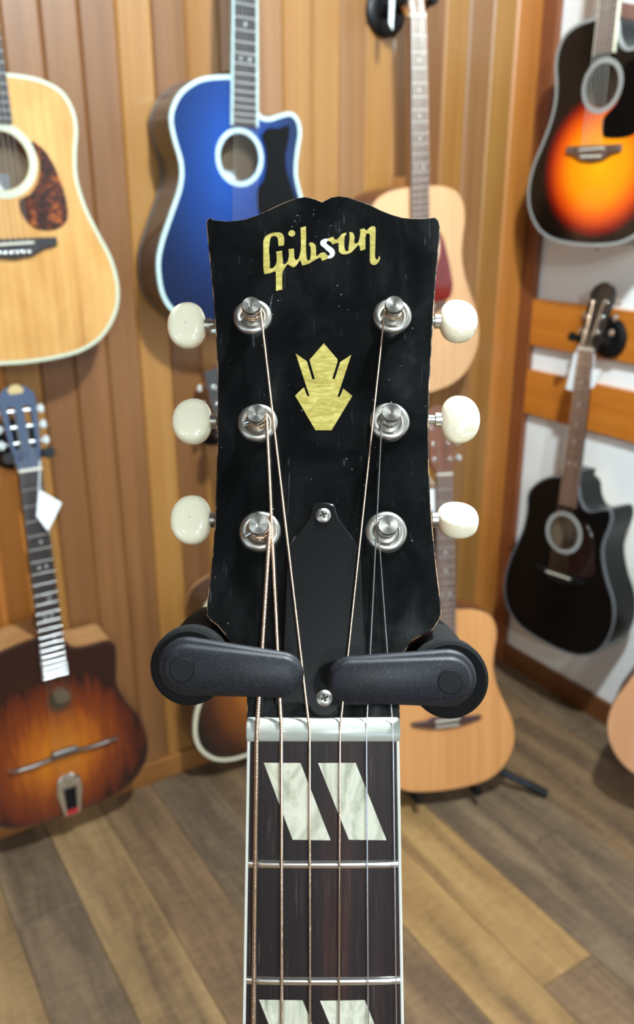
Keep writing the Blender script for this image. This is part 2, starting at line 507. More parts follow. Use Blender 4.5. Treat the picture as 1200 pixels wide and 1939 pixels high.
for r in range(-22, 13):
    x0 = 0.195 + 0.14 * (r - 1); x1 = x0 + 0.14
    x1 = min(x1, BX)
    if x0 >= BX - .005: continue
    j0 = {7: 0.805, 6: 0.62, 2: -0.35, 1: 1.5, 3: 1.05, 5: 1.35, 8: 0.3, 9: 1.1, 10: 0.5, 4: 0.2}.get(r, 0.9 * ((r * 37) % 13) / 13)
    ys = sorted([j0 + 1.22 * k for k in range(-6, 4)])
    ys = [FY] + [y for y in ys if FY + .1 < y < BY - .05] + [BY]
    for i in range(len(ys) - 1):
        a, b = ys[i], ys[i + 1]
        vis = a <= 1.3 < b or (a < BY and b > 1.0)
        kd = rows.get(r) if (r in rows and b > 1.2 and (r != 7 or a > .7)) else fk[(r * 5 + i * 3 + 44) % 6]
        cx, cy = (x0 + x1) / 2, (a + b) / 2
        h = 0.0006; e = 0.0008
        P = [(x0 + h, a + h), (x1 - h, a + h), (x1 - h, b - h), (x0 + h, b - h)]
        m = MB().prism([(x - cx, y - cy) for x, y in P], -.004, 0, ch=e)
        p = m.build('floor_plank', M['floor_' + kd], floor, smooth=False)
        p.location = (cx, cy, 0)

# trim
M['pine_rail'] = wood('orange_pine', S(176, 98, 26), S(196, 116, 38), S(208, 130, 52), (30, 1.0, 60), 0.38, 0.3, blot=(8, 1.5, 10))
M['corner_wood'] = wood('dark_cedar', S(104, 54, 28), S(124, 68, 36), S(140, 82, 46), (50, 50, 1.2), 0.4, 0.2)
M['base_dark'] = wood('dark_baseboard', S(92, 52, 24), S(110, 64, 30), S(126, 78, 40), (40, 1.5, 60), 0.4, 0.2)
M['base_tan'] = wood('tan_baseboard', S(120, 74, 32), S(140, 90, 42), S(156, 106, 56), (1.5, 40, 60), 0.4, 0.2)
def board(name, lo, hi, mat, ch=0.003):
    c = [(a + b) / 2 for a, b in zip(lo, hi)]
    o = MB().box([a - q for a, q in zip(lo, c)], [b - q for b, q in zip(hi, c)]).build(name, mat, smooth=False)
    o.location = c
    bv = o.modifiers.new('bevel', 'BEVEL'); bv.width = ch; bv.segments = 2
    return struct(o)
board('trim_1', (BX - .022, FY, 1.054), (BX, BY - .052, 1.185), M['pine_rail'])
board('trim_2', (BX - .022, FY, 0.853), (BX, BY - .052, 0.984), M['pine_rail'])
board('trim_3', (BX - .022, BY - .052, 0), (BX, BY, CEIL), M['corner_wood'])
board('baseboard_right', (BX - .014, FY, 0), (BX, BY - .052, 0.072), M['base_dark'])
board('baseboard_back', (LX, BY - .014, 0), (BX - .022, BY, 0.062), M['base_tan'])

# ceiling lamps
for i, (x, y, pw, r) in enumerate(LAMPS):
    where = ['over the middle of the room near the plank wall', 'behind the photographer on the left', 'behind the photographer near the middle of the room, added as fill', 'over the left side of the room, added as fill'][i]
    e = tag(empty('ceiling_light', (x, y, CEIL)), 'round white ceiling light ' + where, 'lamp')
    MB().lathe([(.001, 0), (.075, 0), (.075, -.018), (.045, -.03), (.045, -.045), (.001, -.045)], 32, cap=False).build('lamp_base', M['white_lamp'], e)
    ld = bpy.data.lights.new('lamp_bulb', 'POINT'); ld.energy = pw; ld.color = WARM; ld.shadow_soft_size = r
    lo = bpy.data.objects.new('lamp_bulb', ld); COL.objects.link(lo); lo.parent = e; lo.location = (0, 0, -.06 - r)
    lamp_light('lamp_fill_disc', 2 * r, pw * .14, WARM, (0, 0, -.062 - 2 * r), (0, 0, 0), e)  # extra disc added under each bulb to even the wall brightness

# ------------------------------------------------------------------ guitars
NUT_Y = 0.866
DREAD = [(0, 0), (.06, .003), (.11, .012), (.155, .036), (.188, .080), (.199, .13), (.19, .187), (.168, .237), (.148, .285), (.137, .335), (.139, .38), (.146, .42), (.143, .455), (.125, .486), (.09, .503), (.05, .509)]
def mirror(p): return [(-x, y) for x, y in p]
def sym(half, top=(0, .51)):
    return half + [top] + mirror(half[1:])[::-1]
def plan(right, left, top=(0, .51)):
    return right + [top] + left[::-1]
LEFT_D = mirror(DREAD[1:])
CUT = DREAD[:10] + [(.129, .36), (.139, .406), (.1405, .435), (.130, .452), (.108, .448), (.090, .440), (.070, .434), (.050, .440), (.034, .462), (.024, .495)]
BELLY = [(-.083, .2325), (.083, .2325), (.0835, .2175), (.058, .212), (.034, .2), (0, .1955), (-.034, .2), (-.058, .212), (-.0835, .2175)]
SLIM = [(-.084, .224), (-.050, .226), (-.030, .234), (.030, .234), (.050, .226), (.084, .224), (.088, .217), (.070, .209), (.03, .200), (0, .198), (-.03, .200), (-.070, .209), (-.088, .217)]
HEAD_A = [(-.0215, 0), (-.026, .012), (-.034, .026), (-.0355, .09), (-.0375, .165), (-.030, .172), (-.012, .171), (0, .178), (.012, .171), (.030, .172), (.0375, .165), (.0355, .09), (.034, .026), (.026, .012), (.0215, 0)]
HEAD_B = [(-.0215, 0), (-.026, .012), (-.033, .028), (-.034, .09), (-.036, .150), (-.028, .166), (-.010, .176), (0, .178), (.010, .176), (.028, .166), (.036, .150), (.034, .09), (.033, .028), (.026, .012), (.0215, 0)]

post_mesh = {}
def tuner_meshes(key, metal, button):
    if key in post_mesh: return post_mesh[key]
    a = MB().lathe([(.0055, -.001), (.0055, .001), (.0045, .0018), (.0032, .002), (.003, .009), (.0024, .0098)], 12)
    b = MB()
    for q in range(8):
        pass
    # oval button, rounded slab
    rings = []
    for z, k in ((-.0035, .55), (-.003, .85), (-.001, 1), (.001, 1), (.003, .85), (.0035, .55)):
        rings.append([(x * k, y * k, z) for x, y in circle(0, 0, .0075, .0095, n=14)])
    b.ring_strip(rings)
    b.f.append(tuple(range(13, -1, -1))); b.mi.append(0)
    b.f.append(tuple(5 * 14 + i for i in range(14))); b.mi.append(0)
    b.tube([(-.018, 0, 0), (-.006, 0, 0)], .0022, 8)
    oa = a.build('tuning_machine', metal); ob = b.build('tuner_button', button)
    post_mesh[key] = (oa.data, ob.data)
    bpy.data.objects.remove(oa); bpy.data.objects.remove(ob)
    return post_mesh[key]

def guitar(name, label, group, pos, yaw, lean, roll, sc, s):
    root = tag(empty(name), label, 'guitar', group)
    root.matrix_world = TR(*pos) @ RZ(radians(yaw)) @ RX(radians(90 - lean)) @ RZ(radians(roll)) @ Matrix.Scale(sc, 4)
    g = s.get
    out = ccw(spline(g('outline'), 5))
    D = g('depth', .10); nw = g('nut_w', .044) / 2; ew = g('end_w', .056) / 2; ey = g('fb_end', .43)
    ny = g('nut_y', NUT_Y); hx, hy, hr, hry = g('hole', (0, .367, .05, .05))
    sad = g('saddle_y', .222); fz0, fz1 = .0005, .008
    # sides and back, open under the top so that the sound hole looks into it
    n = len(out); m = MB()
    edge = [[(x, y, -.002) for x, y in out], [(x, y, -D * .5) for x, y in out], [(x, y, -D + .002) for x, y in out], [(x, y, -D) for x, y in offset(out, -.002)]]
    m.ring_strip(edge)
    m.f.append(tuple(3 * n + i for i in reversed(range(n)))); m.mi.append(1)
    m.build('body', [g('side'), g('back', M['interior'])], root)
    holed('soundboard', offset(out, -.0006), [circle(hx, hy, hr, hry, 36)], -.0025, 0, g('top'), root)
    bw = g('bind_w', .005)
    def bind(nm, zt, zb, mat):
        A, B = offset(out, .0008), offset(out, -bw)
        MB().ring_strip([[(x, y, zb) for x, y in A], [(x, y, zt) for x, y in A], [(x, y, zt) for x, y in B], [(x, y, zb) for x, y in B]], close_sections=True).build(nm, mat, root)
    if g('bind'): bind('binding', .0007, -.006, g('bind'))
    if g('back_bind'): bind('back_binding', -D + .008, -D - .0004, g('back_bind'))
    if g('rosette'):
        w, mat = g('rosette')
        A, B = circle(hx, hy, hr + w, hry + w, 40), circle(hx, hy, hr + .001, hry + .001, 40)
        MB().ring_strip([[(x, y, -.0015) for x, y in A], [(x, y, .0008) for x, y in A], [(x, y, .0008) for x, y in B], [(x, y, -.0015) for x, y in B]], close_sections=True).build('rosette', mat, root)
    if g('guard'):
        pts, mat = g('guard')
        MB().prism(spline(pts, 4), .0001, .0022, ch=.0006).build('pickguard', mat, root)
    if g('paper'):
        MB().box((-.036, hy - .07, -D + .0015), (.036, hy - .02, -D + .0025)).build('paper_label', M['paper'], root, smooth=False)
    # bridge
    kind = g('bridge', 'belly')
    bm_ = g('bridge_mat', M['ebony'])
    top_z = .009
    dy = g('bridge_dy', 0)
    if kind in ('belly', 'slim'):
        MB().prism([(x * 1.12, y + dy) for x, y in spline(SLIM, 3)] if kind == 'slim' else BELLY, 0, top_z, ch=.0025).build('bridge', bm_, root)
        w = g('saddle_w', .038)
        MB().prism([(-w, .2205 + dy), (w, .2225 + dy), (w, .2265 + dy), (-w, .2245 + dy)], top_z - .003, top_z + .004, ch=.0008).build('saddle', g('saddle', M['bone']), root)
        if g('pins', True):
            pm = None
            for i in range(6):
                x = -.0275 + .011 * i
                if pm is None:
                    o = MB().lathe([(.0026, 0), (.0036, .001), (.0032, .0028), (.0012, .0036)], 10).build('bridge_pin', g('pin', M['bone']), root); pm = o.data
                else: o = link('bridge_pin', pm, root)
                o.location = (x, .2075 + dy, top_z)
        s0 = [(-.0275 + .011 * i, .2225 + dy, top_z + .0045) for i in range(6)]
    else:   # floating moustache bridge and tailpiece
        MB().prism(spline([(-.122, .168), (-.07, .166), (-.030, .170), (-.028, .179), (.028, .179), (.030, .170), (.07, .166), (.122, .168), (.118, .162), (.07, .158), (.030, .162), (-.030, .162), (-.07, .158), (-.118, .162)], 2), 0, .010, ch=.002).build('bridge', bm_, root)
        MB().prism([(-.028, .1705), (.028, .1705), (.028, .1775), (-.028, .1775)], .010, .016, ch=.0015).build('saddle', M['ebony'], root)
        tp = MB(); tp.prism([(-.019, -.002), (.019, -.002), (.031, .066), (.026, .098), (.010, .112), (-.010, .112), (-.026, .098), (-.031, .066)], .003, .009, ch=.002)
        tl = tp.build('tailpiece', M['chrome'], root)
        MB().prism([(-.013, .016), (.013, .016), (.015, .076), (-.015, .076)], .009, .0105, ch=.0004).build('tailpiece_inlay', M['black_plastic'], tl)
        MB().prism([(-.014, .002), (.014, .002), (.0135, .0155), (-.0135, .0155)], .009, .0105, ch=.0004).build('tailpiece_end', M['red_felt'], tl)
        pm = None
        for i in range(6):
            x = -.02 + .008 * i; yy = .088 + (.012 if 1 < i < 4 else 0)
            if pm is None:
                o = MB().lathe([(.0035, 0), (.0035, .002), (.0015, .003)], 10).build('string_anchor', M['chrome'], tl); pm = o.data
            else: o = link('string_anchor', pm, tl)
            o.location = (x, yy, .009)
        s0 = [(-.0245 + .0098 * i, .098, .013) for i in range(6)]
        sb = [(-.0245 + .0098 * i, .174, .017) for i in range(6)]
        sad = .174
    # neck, fingerboard, frets
    wd = lambda y: ew + (nw - ew) * (y - ey) / (ny - ey)
    m = MB(); secs = []
    y0 = g('joint', .508) - .004
    for y, dz in ((y0, .024), (y0 + .05, .021), ((y0 + ny) / 2, .018), (ny - .03, .0165), (ny + .004, .016)):
        w = wd(y)
        secs.append([(w * cos(pi * k / 10), y, -dz * sin(pi * k / 10) ** .8 + .0005) for k in range(11)])
    o_ = len(m.v)
    for r in secs: m.v += r
    for j in range(len(secs) - 1):
        for k in range(10):
            m.f.append((j * 11 + k, j * 11 + k + 1, (j + 1) * 11 + k + 1, (j + 1) * 11 + k)); m.mi.append(0)
        m.f.append((j * 11 + 10, j * 11, (j + 1) * 11, (j + 1) * 11 + 10)); m.mi.append(0)
    m.f.append(tuple(range(11))); m.mi.append(0); m.f.append(tuple(4 * 11 + k for k in reversed(range(11)))); m.mi.append(0)
    m.prism([(-.016, y0 - .002), (.016, y0 - .002), (.019, y0 + .03), (-.019, y0 + .03)], -D * .82, -.004, ch0=.006)
    m.build('neck', g('neck', M['mahogany']), root)
    MB().prism([(-ew, ey), (ew, ey), (nw, ny), (-nw, ny)], fz0, fz1, ch=.0008).build('fingerboard', g('fb', M['rosewood']), root)
    if g('fb_bind'):
        bwid = g('fb_bind_w', .003)
        for sgn in (-1, 1):
            MB().prism([(sgn * (ew + bwid), ey - .001), (sgn * ew, ey - .001), (sgn * nw, ny), (sgn * (nw + bwid * .7), ny)], fz0, fz1 + .0003, ch=.0004).build('fingerboard_binding', g('fb_bind'), root)
    L = ny - sad; fm = None
    for k in range(1, g('frets', 20) + 1):
        y = ny - L * (1 - 2 ** (-k / 12))
        if y < ey + .004: break
        if fm is None:
            o = MB().prism([(-1, -.0011), (1, -.0011), (1, .0011), (-1, .0011)], 0, .0012, ch=.0004).build('fret', M['fret'], root); fm = o.data
        else: o = link('fret', fm, root)
        o.location = (0, y, fz1); o.scale = (wd(y) - .0004, 1, 1)
    dm = None
    for k, off in g('dots', [(3, 0), (5, 0), (7, 0), (9, 0), (12, -1), (12, 1)]):
        y = ny - L * (1 - (2 ** (-k / 12) + 2 ** (-(k - 1) / 12)) / 2)
        if dm is None:
            o = MB().lathe([(.0032, 0), (.0032, .0004)], 12).build('fret_marker', M['dot'], root); dm = o.data
        else: o = link('fret_marker', dm, root)
        o.location = (off * .011, y, fz1)
    MB().prism([(-nw, ny), (nw, ny), (nw, ny + .005), (-nw, ny + .005)], -.002, fz1 + .002, ch=.0012).build('nut', g('nut', M['bone']), root)
    # headstock
    H = TR(0, ny + .005, .002) @ RX(radians(-14))
    hp = g('head', HEAD_A)
    slot = g('slotted')
    if slot:
        holes = [[(sg * .008, .04), (sg * .021, .04), (sg * .023, .125), (sg * .008, .125)] for sg in (-1, 1)]
        hd = holed('headstock', hp, holes, -.014, 0, g('head_mat'), root)
    else:
        hd = MB().prism(hp, -.014, 0, ch=.001, mi=0, mi_side=1).build('headstock', [g('head_mat'), g('neck', M['mahogany'])], root)
    hd.matrix_local = H
    if g('head_logo'):
        MB().prism([(-.012, .150), (.012, .150), (.016, .158), (.006, .168), (-.006, .168), (-.016, .158)], 0, .0006).build('headstock_inlay', M['gold_old'], hd)
    pmesh, bmesh_ = tuner_meshes(g('tuner_key', 'chrome'), g('tuner', M['chrome']), g('button', M['chrome']))
    ys = g('tuner_y', (.045, .085, .125))
    posts = {}
    for sg in (-1, 1):
        for i, yy in enumerate(ys):
            if slot:
                t_ = MB().tube([(-.0085 * sg, 0, -.007), (.016 * sg, 0, -.007)], .0034, 10).build('tuning_machine', M['dull_chrome'], root)
                t_.matrix_local = H @ TR(sg * .0155, yy, 0)
                px_ = sg * .0145
                bo = link('tuner_button', bmesh_, t_)
                bo.location = (sg * .0285, 0, -.009)
            else:
                px_ = sg * .0205
                t_ = link('tuning_machine', pmesh, root); t_.matrix_local = H @ TR(px_, yy, 0)
                bo = link('tuner_button', bmesh_, t_)
                bo.location = (sg * .028, .004, -.018)
            if sg < 0: bo.rotation_euler = (0, 0, pi)
            posts[(sg, i)] = H @ Vector((px_ - sg * .003, yy, .004 if not slot else -.004))
    # strings: low to high
    order = [(-1, 0), (-1, 1), (-1, 2), (1, 2), (1, 1), (1, 0)]
    smat = g('strings', M['string'])
    for i in range(6):
        xn = (-nw + .004) + (2 * nw - .008) * i / 5
        path = [s0[i]]
        if kind == 'gypsy': path.append(sb[i])
        path += [(xn, ny + .002, fz1 + .0025), tuple(posts[order[i]])]
        MB().tube(path, [.0006, .00055, .0005, .00045, .0004, .0004][i], 5).build('string', smat, root)
    MB().lathe([(.007, 0), (.007, .004), (.003, .008), (.004, .012), (.001, .013)], 12, T=TR(0, 0, -D * .5) @ RX(pi / 2)).build('strap_button', M['chrome'], root)
    return root

def hanger(label, pos, yaw, roll, sc, wall_axis, ny=NUT_Y, lean=0):
    """wall hanger: round plate on the wall, arm, forked rest under the headstock"""
    X = TR(*pos) @ RZ(radians(yaw)) @ RX(radians(90 - lean)) @ RZ(radians(roll)) @ Matrix.Scale(sc, 4)
    P = X @ Vector((0, ny + .028, -.030))
    if wall_axis == 'y': base = Vector((P.x, BY, P.z)); nrm = Vector((0, -1, 0)); side = Vector((1, 0, 0))
    else: base = Vector((BX - .022, P.y, P.z)); nrm = Vector((-1, 0, 0)); side = Vector((0, -1, 0))
    e = tag(empty('guitar_hanger', tuple(base)), label, 'hanger')
    Rm = Matrix((side, Vector((0, 0, 1)), nrm)).transposed().to_4x4()     # local x side, y up, z off the wall
    MB().lathe([(.050, 0), (.054, .004), (.054, .012), (.046, .018), (.030, .019), (.026, .016), (.016, .016), (.014, .034)], 32, T=Rm).build('wall_plate', M['black_plastic'], e)
    Lg = (P - base).length
    a = MB().tube([Rm @ Vector((0, 0, .016)), Rm @ Vector((0, 0, Lg - .012))], .010, 12)
    a.build('arm', M['black_plastic'], e)
    q = radians(roll)
    yk = MB()
    pts = [(-.040, .004, Lg + .034), (-.040, -.002, Lg + .010), (-.032, -.006, Lg - .006), (0, -.008, Lg - .012), (.032, -.006, Lg - .006), (.040, -.002, Lg + .010), (.040, .004, Lg + .034)]
    pts = [(x * cos(q) - y * sin(q), x * sin(q) + y * cos(q), z) for x, y, z in pts]
    yk.tube([Rm @ Vector(p) for p in spline(pts, 4, closed=False)], .0085, 10)
    yk.build('yoke', M['foam'], e)
    for i in (0, -1):
        MB().tube([Rm @ Vector(pts[i]), Rm @ (Vector(pts[i]) + Vector((0, .004, .012)))], .0115, 12).build('end_cap', M['black_plastic'], e)
    return e

FRONT = 1.690
GUARD_A = [(.058, .400), (.080, .386), (.097, .355), (.108, .316), (.112, .280), (.105, .257), (.079, .245), (.045, .250), (.027, .272), (.024, .299), (.045, .310), (.063, .335), (.069, .368)]
guitar('acoustic_guitar', 'honey natural dreadnought cut off by the left edge, tortoiseshell pickguard', None, (.402, FRONT, 1.152), 0, 0, .7, .99,
       dict(outline=sym(DREAD), depth=.105, top=M['spruce_left'], side=M['mahogany'], bind=M['sage_binding'], bind_w=.006, rosette=(.015, M['sage_binding']),
            guard=(GUARD_A, M['tortoise']), fb=M['ebony'], fb_bind=None, nut_w=.044, paper=True, pin=M['chrome'], head_mat=M['black_head']))
BLUE_R = [(0, 0), (.06, .003), (.11, .012), (.155, .036), (.188, .080), (.199, .13), (.19, .187), (.170, .242), (.150, .292), (.135, .340), (.137, .385), (.143, .424), (.135, .452), (.115, .464), (.089, .458), (.060, .449), (.040, .453), (.026, .475), (.018, .505)]
BLUE_L = [(-.06, .003), (-.115, .014), (-.162, .042), (-.193, .083), (-.202, .145), (-.191, .196), (-.168, .253), (-.148, .305), (-.146, .346), (-.160, .392), (-.166, .425), (-.160, .452), (-.140, .482), (-.102, .507), (-.055, .518)]
guitar('acoustic_guitar', 'glossy blue cutaway guitar with pale binding hanging on the plank wall', None, (.873, FRONT, 1.175), 0, 0, -2.2, .974,
       dict(outline=plan(BLUE_R, BLUE_L, (-.01, .52)), depth=.108, top=M['blue_top'], side=M['dark_side'], bind=M['aqua_binding'], bind_w=.0075, back_bind=M['dark_binding'],
            hole=(-.008, .366, .046, .047), rosette=(.011, M['aqua_binding']),
            guard=([(.044, .412), (.060, .428), (.085, .430), (.108, .438), (.113, .428), (.109, .400), (.104, .375), (.108, .345), (.122, .31), (.136, .27), (.12, .235), (.07, .23), (.038, .26), (.036, .305), (.050, .325), (.056, .362), (.052, .392)], M['black_guard']),
            fb=M['ebony'], fb_bind=M['aqua_binding'], fb_bind_w=.0045, nut_w=.044, end_w=.056, fb_end=.428, head_mat=M['black_head'], bridge_mat=M['ebony'], paper=True))
GUARD_R = [(.060, .405), (.076, .385), (.092, .338), (.105, .285), (.107, .262), (.095, .236), (.050, .230), (.030, .248), (.026, .285), (.030, .303), (.050, .318), (.064, .345), (.067, .375)]
guitar('acoustic_guitar', 'pale natural guitar with red pickguard hanging behind the black headstock', None, (1.388, FRONT, .974), 0, 0, 4.0, .99,
       dict(outline=sym(DREAD), depth=.105, top=M['spruce_pale'], side=M['mahogany'], bind=M['spruce_pale'], bind_w=.003, rosette=(.012, M['bone']), guard=(GUARD_R, M['red_guard']),
            fb=M['rosewood'], bridge_mat=M['rosewood'], nut_w=.0435, head_mat=M['mahogany'], neck=M['cedar']))
guitar('acoustic_guitar', 'orange and black sunburst cutaway guitar high on the white wall', None, (1.700, 1.475, 1.344), -90, 0, -.6, .966,
       dict(outline=[(x * 1.045, y) for x, y in plan(CUT, LEFT_D)], depth=.105, top=M['sun_top'], side=M['black_gloss'], bind=M['grey_binding'], bind_w=.0065, hole=(.002, .362, .048, .048),
            rosette=(.012, M['grey_binding']), guard=([(.021, .258), (.018, .290), (.034, .306), (.054, .325), (.064, .358), (.062, .395), (.08, .41), (.105, .40), (.114, .35), (.124, .30), (.120, .26), (.09, .247), (.035, .248)], M['black_guard']),
            fb=M['rosewood'], fb_bind=M['cream'], bridge_mat=M['rosewood'], head_mat=M['black_head']))
BLK_R = [(0, -.003), (.05, -.003), (.10, .006), (.150, .036), (.180, .087), (.190, .145), (.179, .204), (.150, .258), (.130, .312), (.127, .357), (.139, .406), (.1405, .436), (.129, .452), (.100, .444), (.074, .433), (.052, .437), (.034, .462), (.024, .495)]
BLK_L = [(-.06, .003), (-.11, .012), (-.155, .036), (-.188, .080), (-.199, .14), (-.188, .21), (-.168, .267), (-.149, .325), (-.143, .38), (-.145, .43), (-.126, .463), (-.084, .495), (-.037, .509)]
guitar('acoustic_guitar', 'glossy black cutaway guitar hanging low on the white wall', None, (1.688, 1.429, .268), -85.4, 4.2, 2.3, .951,
       dict(outline=plan(BLK_R, BLK_L), depth=.105, top=M['black_gloss'], side=M['black_gloss'], bind=M['dark_binding'], bind_w=.004, hole=(-.005, .349, .049, .049), rosette=(.013, M['grey_binding']),
            guard=([(.054, .397), (.078, .382), (.094, .350), (.106, .29), (.109, .255), (.06, .235), (.024, .232), (.022, .28), (.042, .302), (.058, .335), (.061, .37)], M['dark_guard']),
            fb=M['rosewood'], bridge_mat=M['black_plastic'], pins=False, saddle_w=.042, nut_w=.044, head_mat=M['black_head'], neck=M['black_gloss'], head=HEAD_B, strings=M['bronze_string']))
GYP = [(0, 0), (.063, -.001), (.123, .009), (.163, .033), (.190, .072), (.198, .124), (.185, .194), (.158, .248), (.137, .300), (.139, .350), (.142, .395), (.134, .416), (.118, .4215), (.084, .4215), (.050, .426), (.030, .448), (.020, .468)]
GYP_L = [(-.063, -.001), (-.123, .009), (-.163, .033), (-.190, .072), (-.198, .124), (-.186, .190), (-.160, .248), (-.140, .300), (-.136, .345), (-.143, .395), (-.140, .428), (-.118, .456), (-.080, .467), (-.04, .472)]
guitar('acoustic_guitar', 'amber brown gypsy jazz guitar with small oval sound hole, low on the left', None, (.381, FRONT, .088), 0, 0, 0, 1.0,
       dict(outline=plan(GYP, GYP_L, (0, .474)), depth=.100, top=M['gypsy_top'], side=M['tan_side'], bind=M['dark_side'], bind_w=.003, hole=(.004, .309, .0235, .028), rosette=(.007, M['mahogany']),
            bridge='gypsy', bridge_mat=M['dark_side'], fb=M['ebony'], nut_y=.848, fb_end=.370, nut_w=.046, end_w=.054, frets=24, joint=.470, nut=M['bone'],
            dots=[(5, .3), (7, -.6), (7, .7), (10, .6), (12, -.7), (12, .6), (15, .6)], slotted=True, head_mat=M['blue_head'], head_logo=True,
            head=[(-.023, 0), (-.026, .02), (-.031, .06), (-.036, .135), (-.034, .15), (-.02, .163), (0, .168), (.02, .163), (.034, .15), (.036, .135), (.031, .06), (.026, .02), (.023, 0)],
            tuner_y=(.052, .084, .116), tuner_key='pearl', button=M['dot']))
guitar('acoustic_guitar', 'dark sunburst guitar with cream binding half hidden behind the black headstock', None, (.915, 1.700, .056), 0, 0, 4.5, 1.0,
       dict(outline=[(x * (.93 if y > .3 else 1), y) for x, y in sym(DREAD)], depth=.100, top=M['brown_burst'], side=M['dark_side'], bind=M['cream'], bind_w=.008, back_bind=M['tan_side'], rosette=(.012, M['cream']),
            fb=M['rosewood'], head_mat=M['black_head'], tuner_y=(.055, .093, .131)))
guitar('acoustic_guitar', 'natural cedar topped guitar leaning in a tubular floor stand', None, (1.211, 1.305, .056), -20.5, 11.3, -.4, .922,
       dict(outline=sym(DREAD), depth=.100, top=M['cedar'], side=M['mahogany'], bind=M['dark_side'], bind_w=.002, rosette=(.010, M['rosewood']), bridge='slim', bridge_mat=M['slim_bridge'], bridge_dy=-.017, saddle_w=.034,
            fb=M['rosewood'], nut_w=.043, head_mat=M['mahogany'], neck=M['mahogany'], head=HEAD_B, nut=M['bone'], tuner_y=(.036, .078, .120)))
guitar('acoustic_guitar', 'reddish natural guitar cut off by the right edge above the floor', None, (1.614, .911, .132), -60, 8.8, 0.5, 1.035,
       dict(outline=sym(DREAD), depth=.105, top=M['cedar_red'], side=M['mahogany'], bind=M['dark_side'], bind_w=.002, rosette=(.010, M['rosewood']), fb=M['rosewood'], head_mat=M['mahogany'], neck=M['mahogany'], head=HEAD_B))
hanger('black round wall hanger of the honey dreadnought, above the frame', (.402, FRONT, 1.152), 0, .7, .99, 'y')
hanger('black round wall hanger holding the blue guitar, above the frame', (.873, FRONT, 1.175), 0, -2.2, .974, 'y')
hanger('black round wall hanger at the top beside the thin pale neck', (1.388, FRONT, .974), 0, 4.0, .99, 'y')
hanger('black round wall hanger of the orange sunburst guitar', (1.700, 1.475, 1.344), -90, -.6, .966, 'x')
hanger('black round wall hanger on the orange rail holding the black guitar', (1.688, 1.429, .268), -85.4, 2.3, .951, 'x', NUT_Y, 4.2)
hanger('black wall hanger gripping the slotted headstock at the left edge', (.381, FRONT, .088), 0, 0, 1.0, 'y', .848)
hanger('black wall hanger half hidden behind the black headstock and the white tuner buttons', (.915, 1.700, .056), 0, 4.5, 1.0, 'y')

# ------------------------------------------------------------------ floor stands of the two low guitars
def floor_stand(label, pos, yaw, lean, roll, sc, legs):
    X = TR(*pos) @ RZ(radians(yaw)) @ RX(radians(90 - lean)) @ RZ(radians(roll)) @ Matrix.Scale(sc, 4)
    c = X @ Vector((0, 0, -.12)); base = Vector((c.x, c.y, 0))
    e = tag(empty('guitar_stand', tuple(base)), label, 'stand')
    W = lambda p: (X @ Vector(p)) - base
    hub = W((0, .10, -.135)); top = W((0, .775, -.06))
    MB().tube([hub, top], .010, 12).build('upright', M['black_metal'], e)
    MB().lathe([(.02, -.03), (.024, -.02), (.024, .02), (.02, .03)], 16, T=Matrix.Translation(hub)).build('hub', M['black_plastic'], e)
    yk = [(-.045, .775, .016), (-.042, .772, -.03), (0, .772, -.05), (.042, .772, -.03), (.045, .775, .016)]
    MB().tube([W(p) for p in spline(yk, 4, closed=False)], .008, 10).build('neck_yoke', M['foam'], e)
    for sg in (-1, 1):
        ar = [(0, .10, -.135), (sg * .06, .03, -.125), (sg * .085, -.014, -.11), (sg * .085, -.014, .006), (sg * .085, .004, .014)]
        MB().tube([W(p) for p in spline(ar, 4, closed=False)], .008, 10).build('cradle_arm', M['foam'], e)
    for lx, ly in legs:
        f = Vector((lx, ly, .011)) - base
        lg = MB().tube([hub, f], .009, 12).build('leg', M['black_metal'], e)
        d = (f - hub).normalized()
        MB().tube([f - d * .05, f], .011, 12).build('rubber_foot', M['black_plastic'], lg)
    return e
floor_stand('black tubular floor stand under the cedar topped guitar', (1.211, 1.305, .056), -20.5, 11.3, -.4, .922, [(1.459, 1.198), (1.150, 1.40), (1.30, 1.66)])
floor_stand('black tubular floor stand under the reddish guitar at the right edge', (1.614, .911, .132), -60, 8.8, 0.5, 1.035, [(1.70, .66), (1.66, .90), (1.81, 1.10)])

# ------------------------------------------------------------------ price tags
def price_tag(label, card, string, T=None):
    c = [sum(p[i] for p in string) / len(string) for i in range(3)]
    e = tag(empty('price_tag', tuple(string[0])), label, 'tag')
    o = Vector(string[0])
    a, b, d, f = [Vector(p) - o for p in card]
    nrm = (b - a).cross(f - a).normalized() * .0008
    MB().add([a, b, d, f, a + nrm, b + nrm, d + nrm, f + nrm], [(3, 2, 1, 0), (4, 5, 6, 7), (0, 1, 5, 4), (1, 2, 6, 5), (2, 3, 7, 6), (3, 0, 4, 7)]).build('card', M['paper'], e, smooth=False)
    MB().tube([Vector(p) - o for p in string], .0012, 6).build('loop', M['paper'], e)
    return e
price_tag('white diamond shaped price card hanging beside the slotted headstock guitar neck', [(.391, 1.675, .898), (.432, 1.668, .863), (.398, 1.668, .808), (.380, 1.675, .842)],
          [(.402, 1.684, .955), (.397, 1.680, .925), (.391, 1.676, .895)])
price_tag('white price card right of the black guitar neck below its nut', [(1.742, 1.442, 1.045), (1.742, 1.412, 1.047), (1.742, 1.430, 0.999), (1.742, 1.443, 0.993)], [(1.742, 1.442, 1.085), (1.742, 1.439, 1.064), (1.742, 1.438, 1.046)])
price_tag('narrow cream strip hanging left of the black guitar neck', [(1.742, 1.505, 1.076), (1.742, 1.489, 1.079), (1.742, 1.493, 0.976), (1.742, 1.521, 0.979)], [(1.742, 1.492, 1.096), (1.742, 1.496, 1.088), (1.742, 1.498, 1.077)])
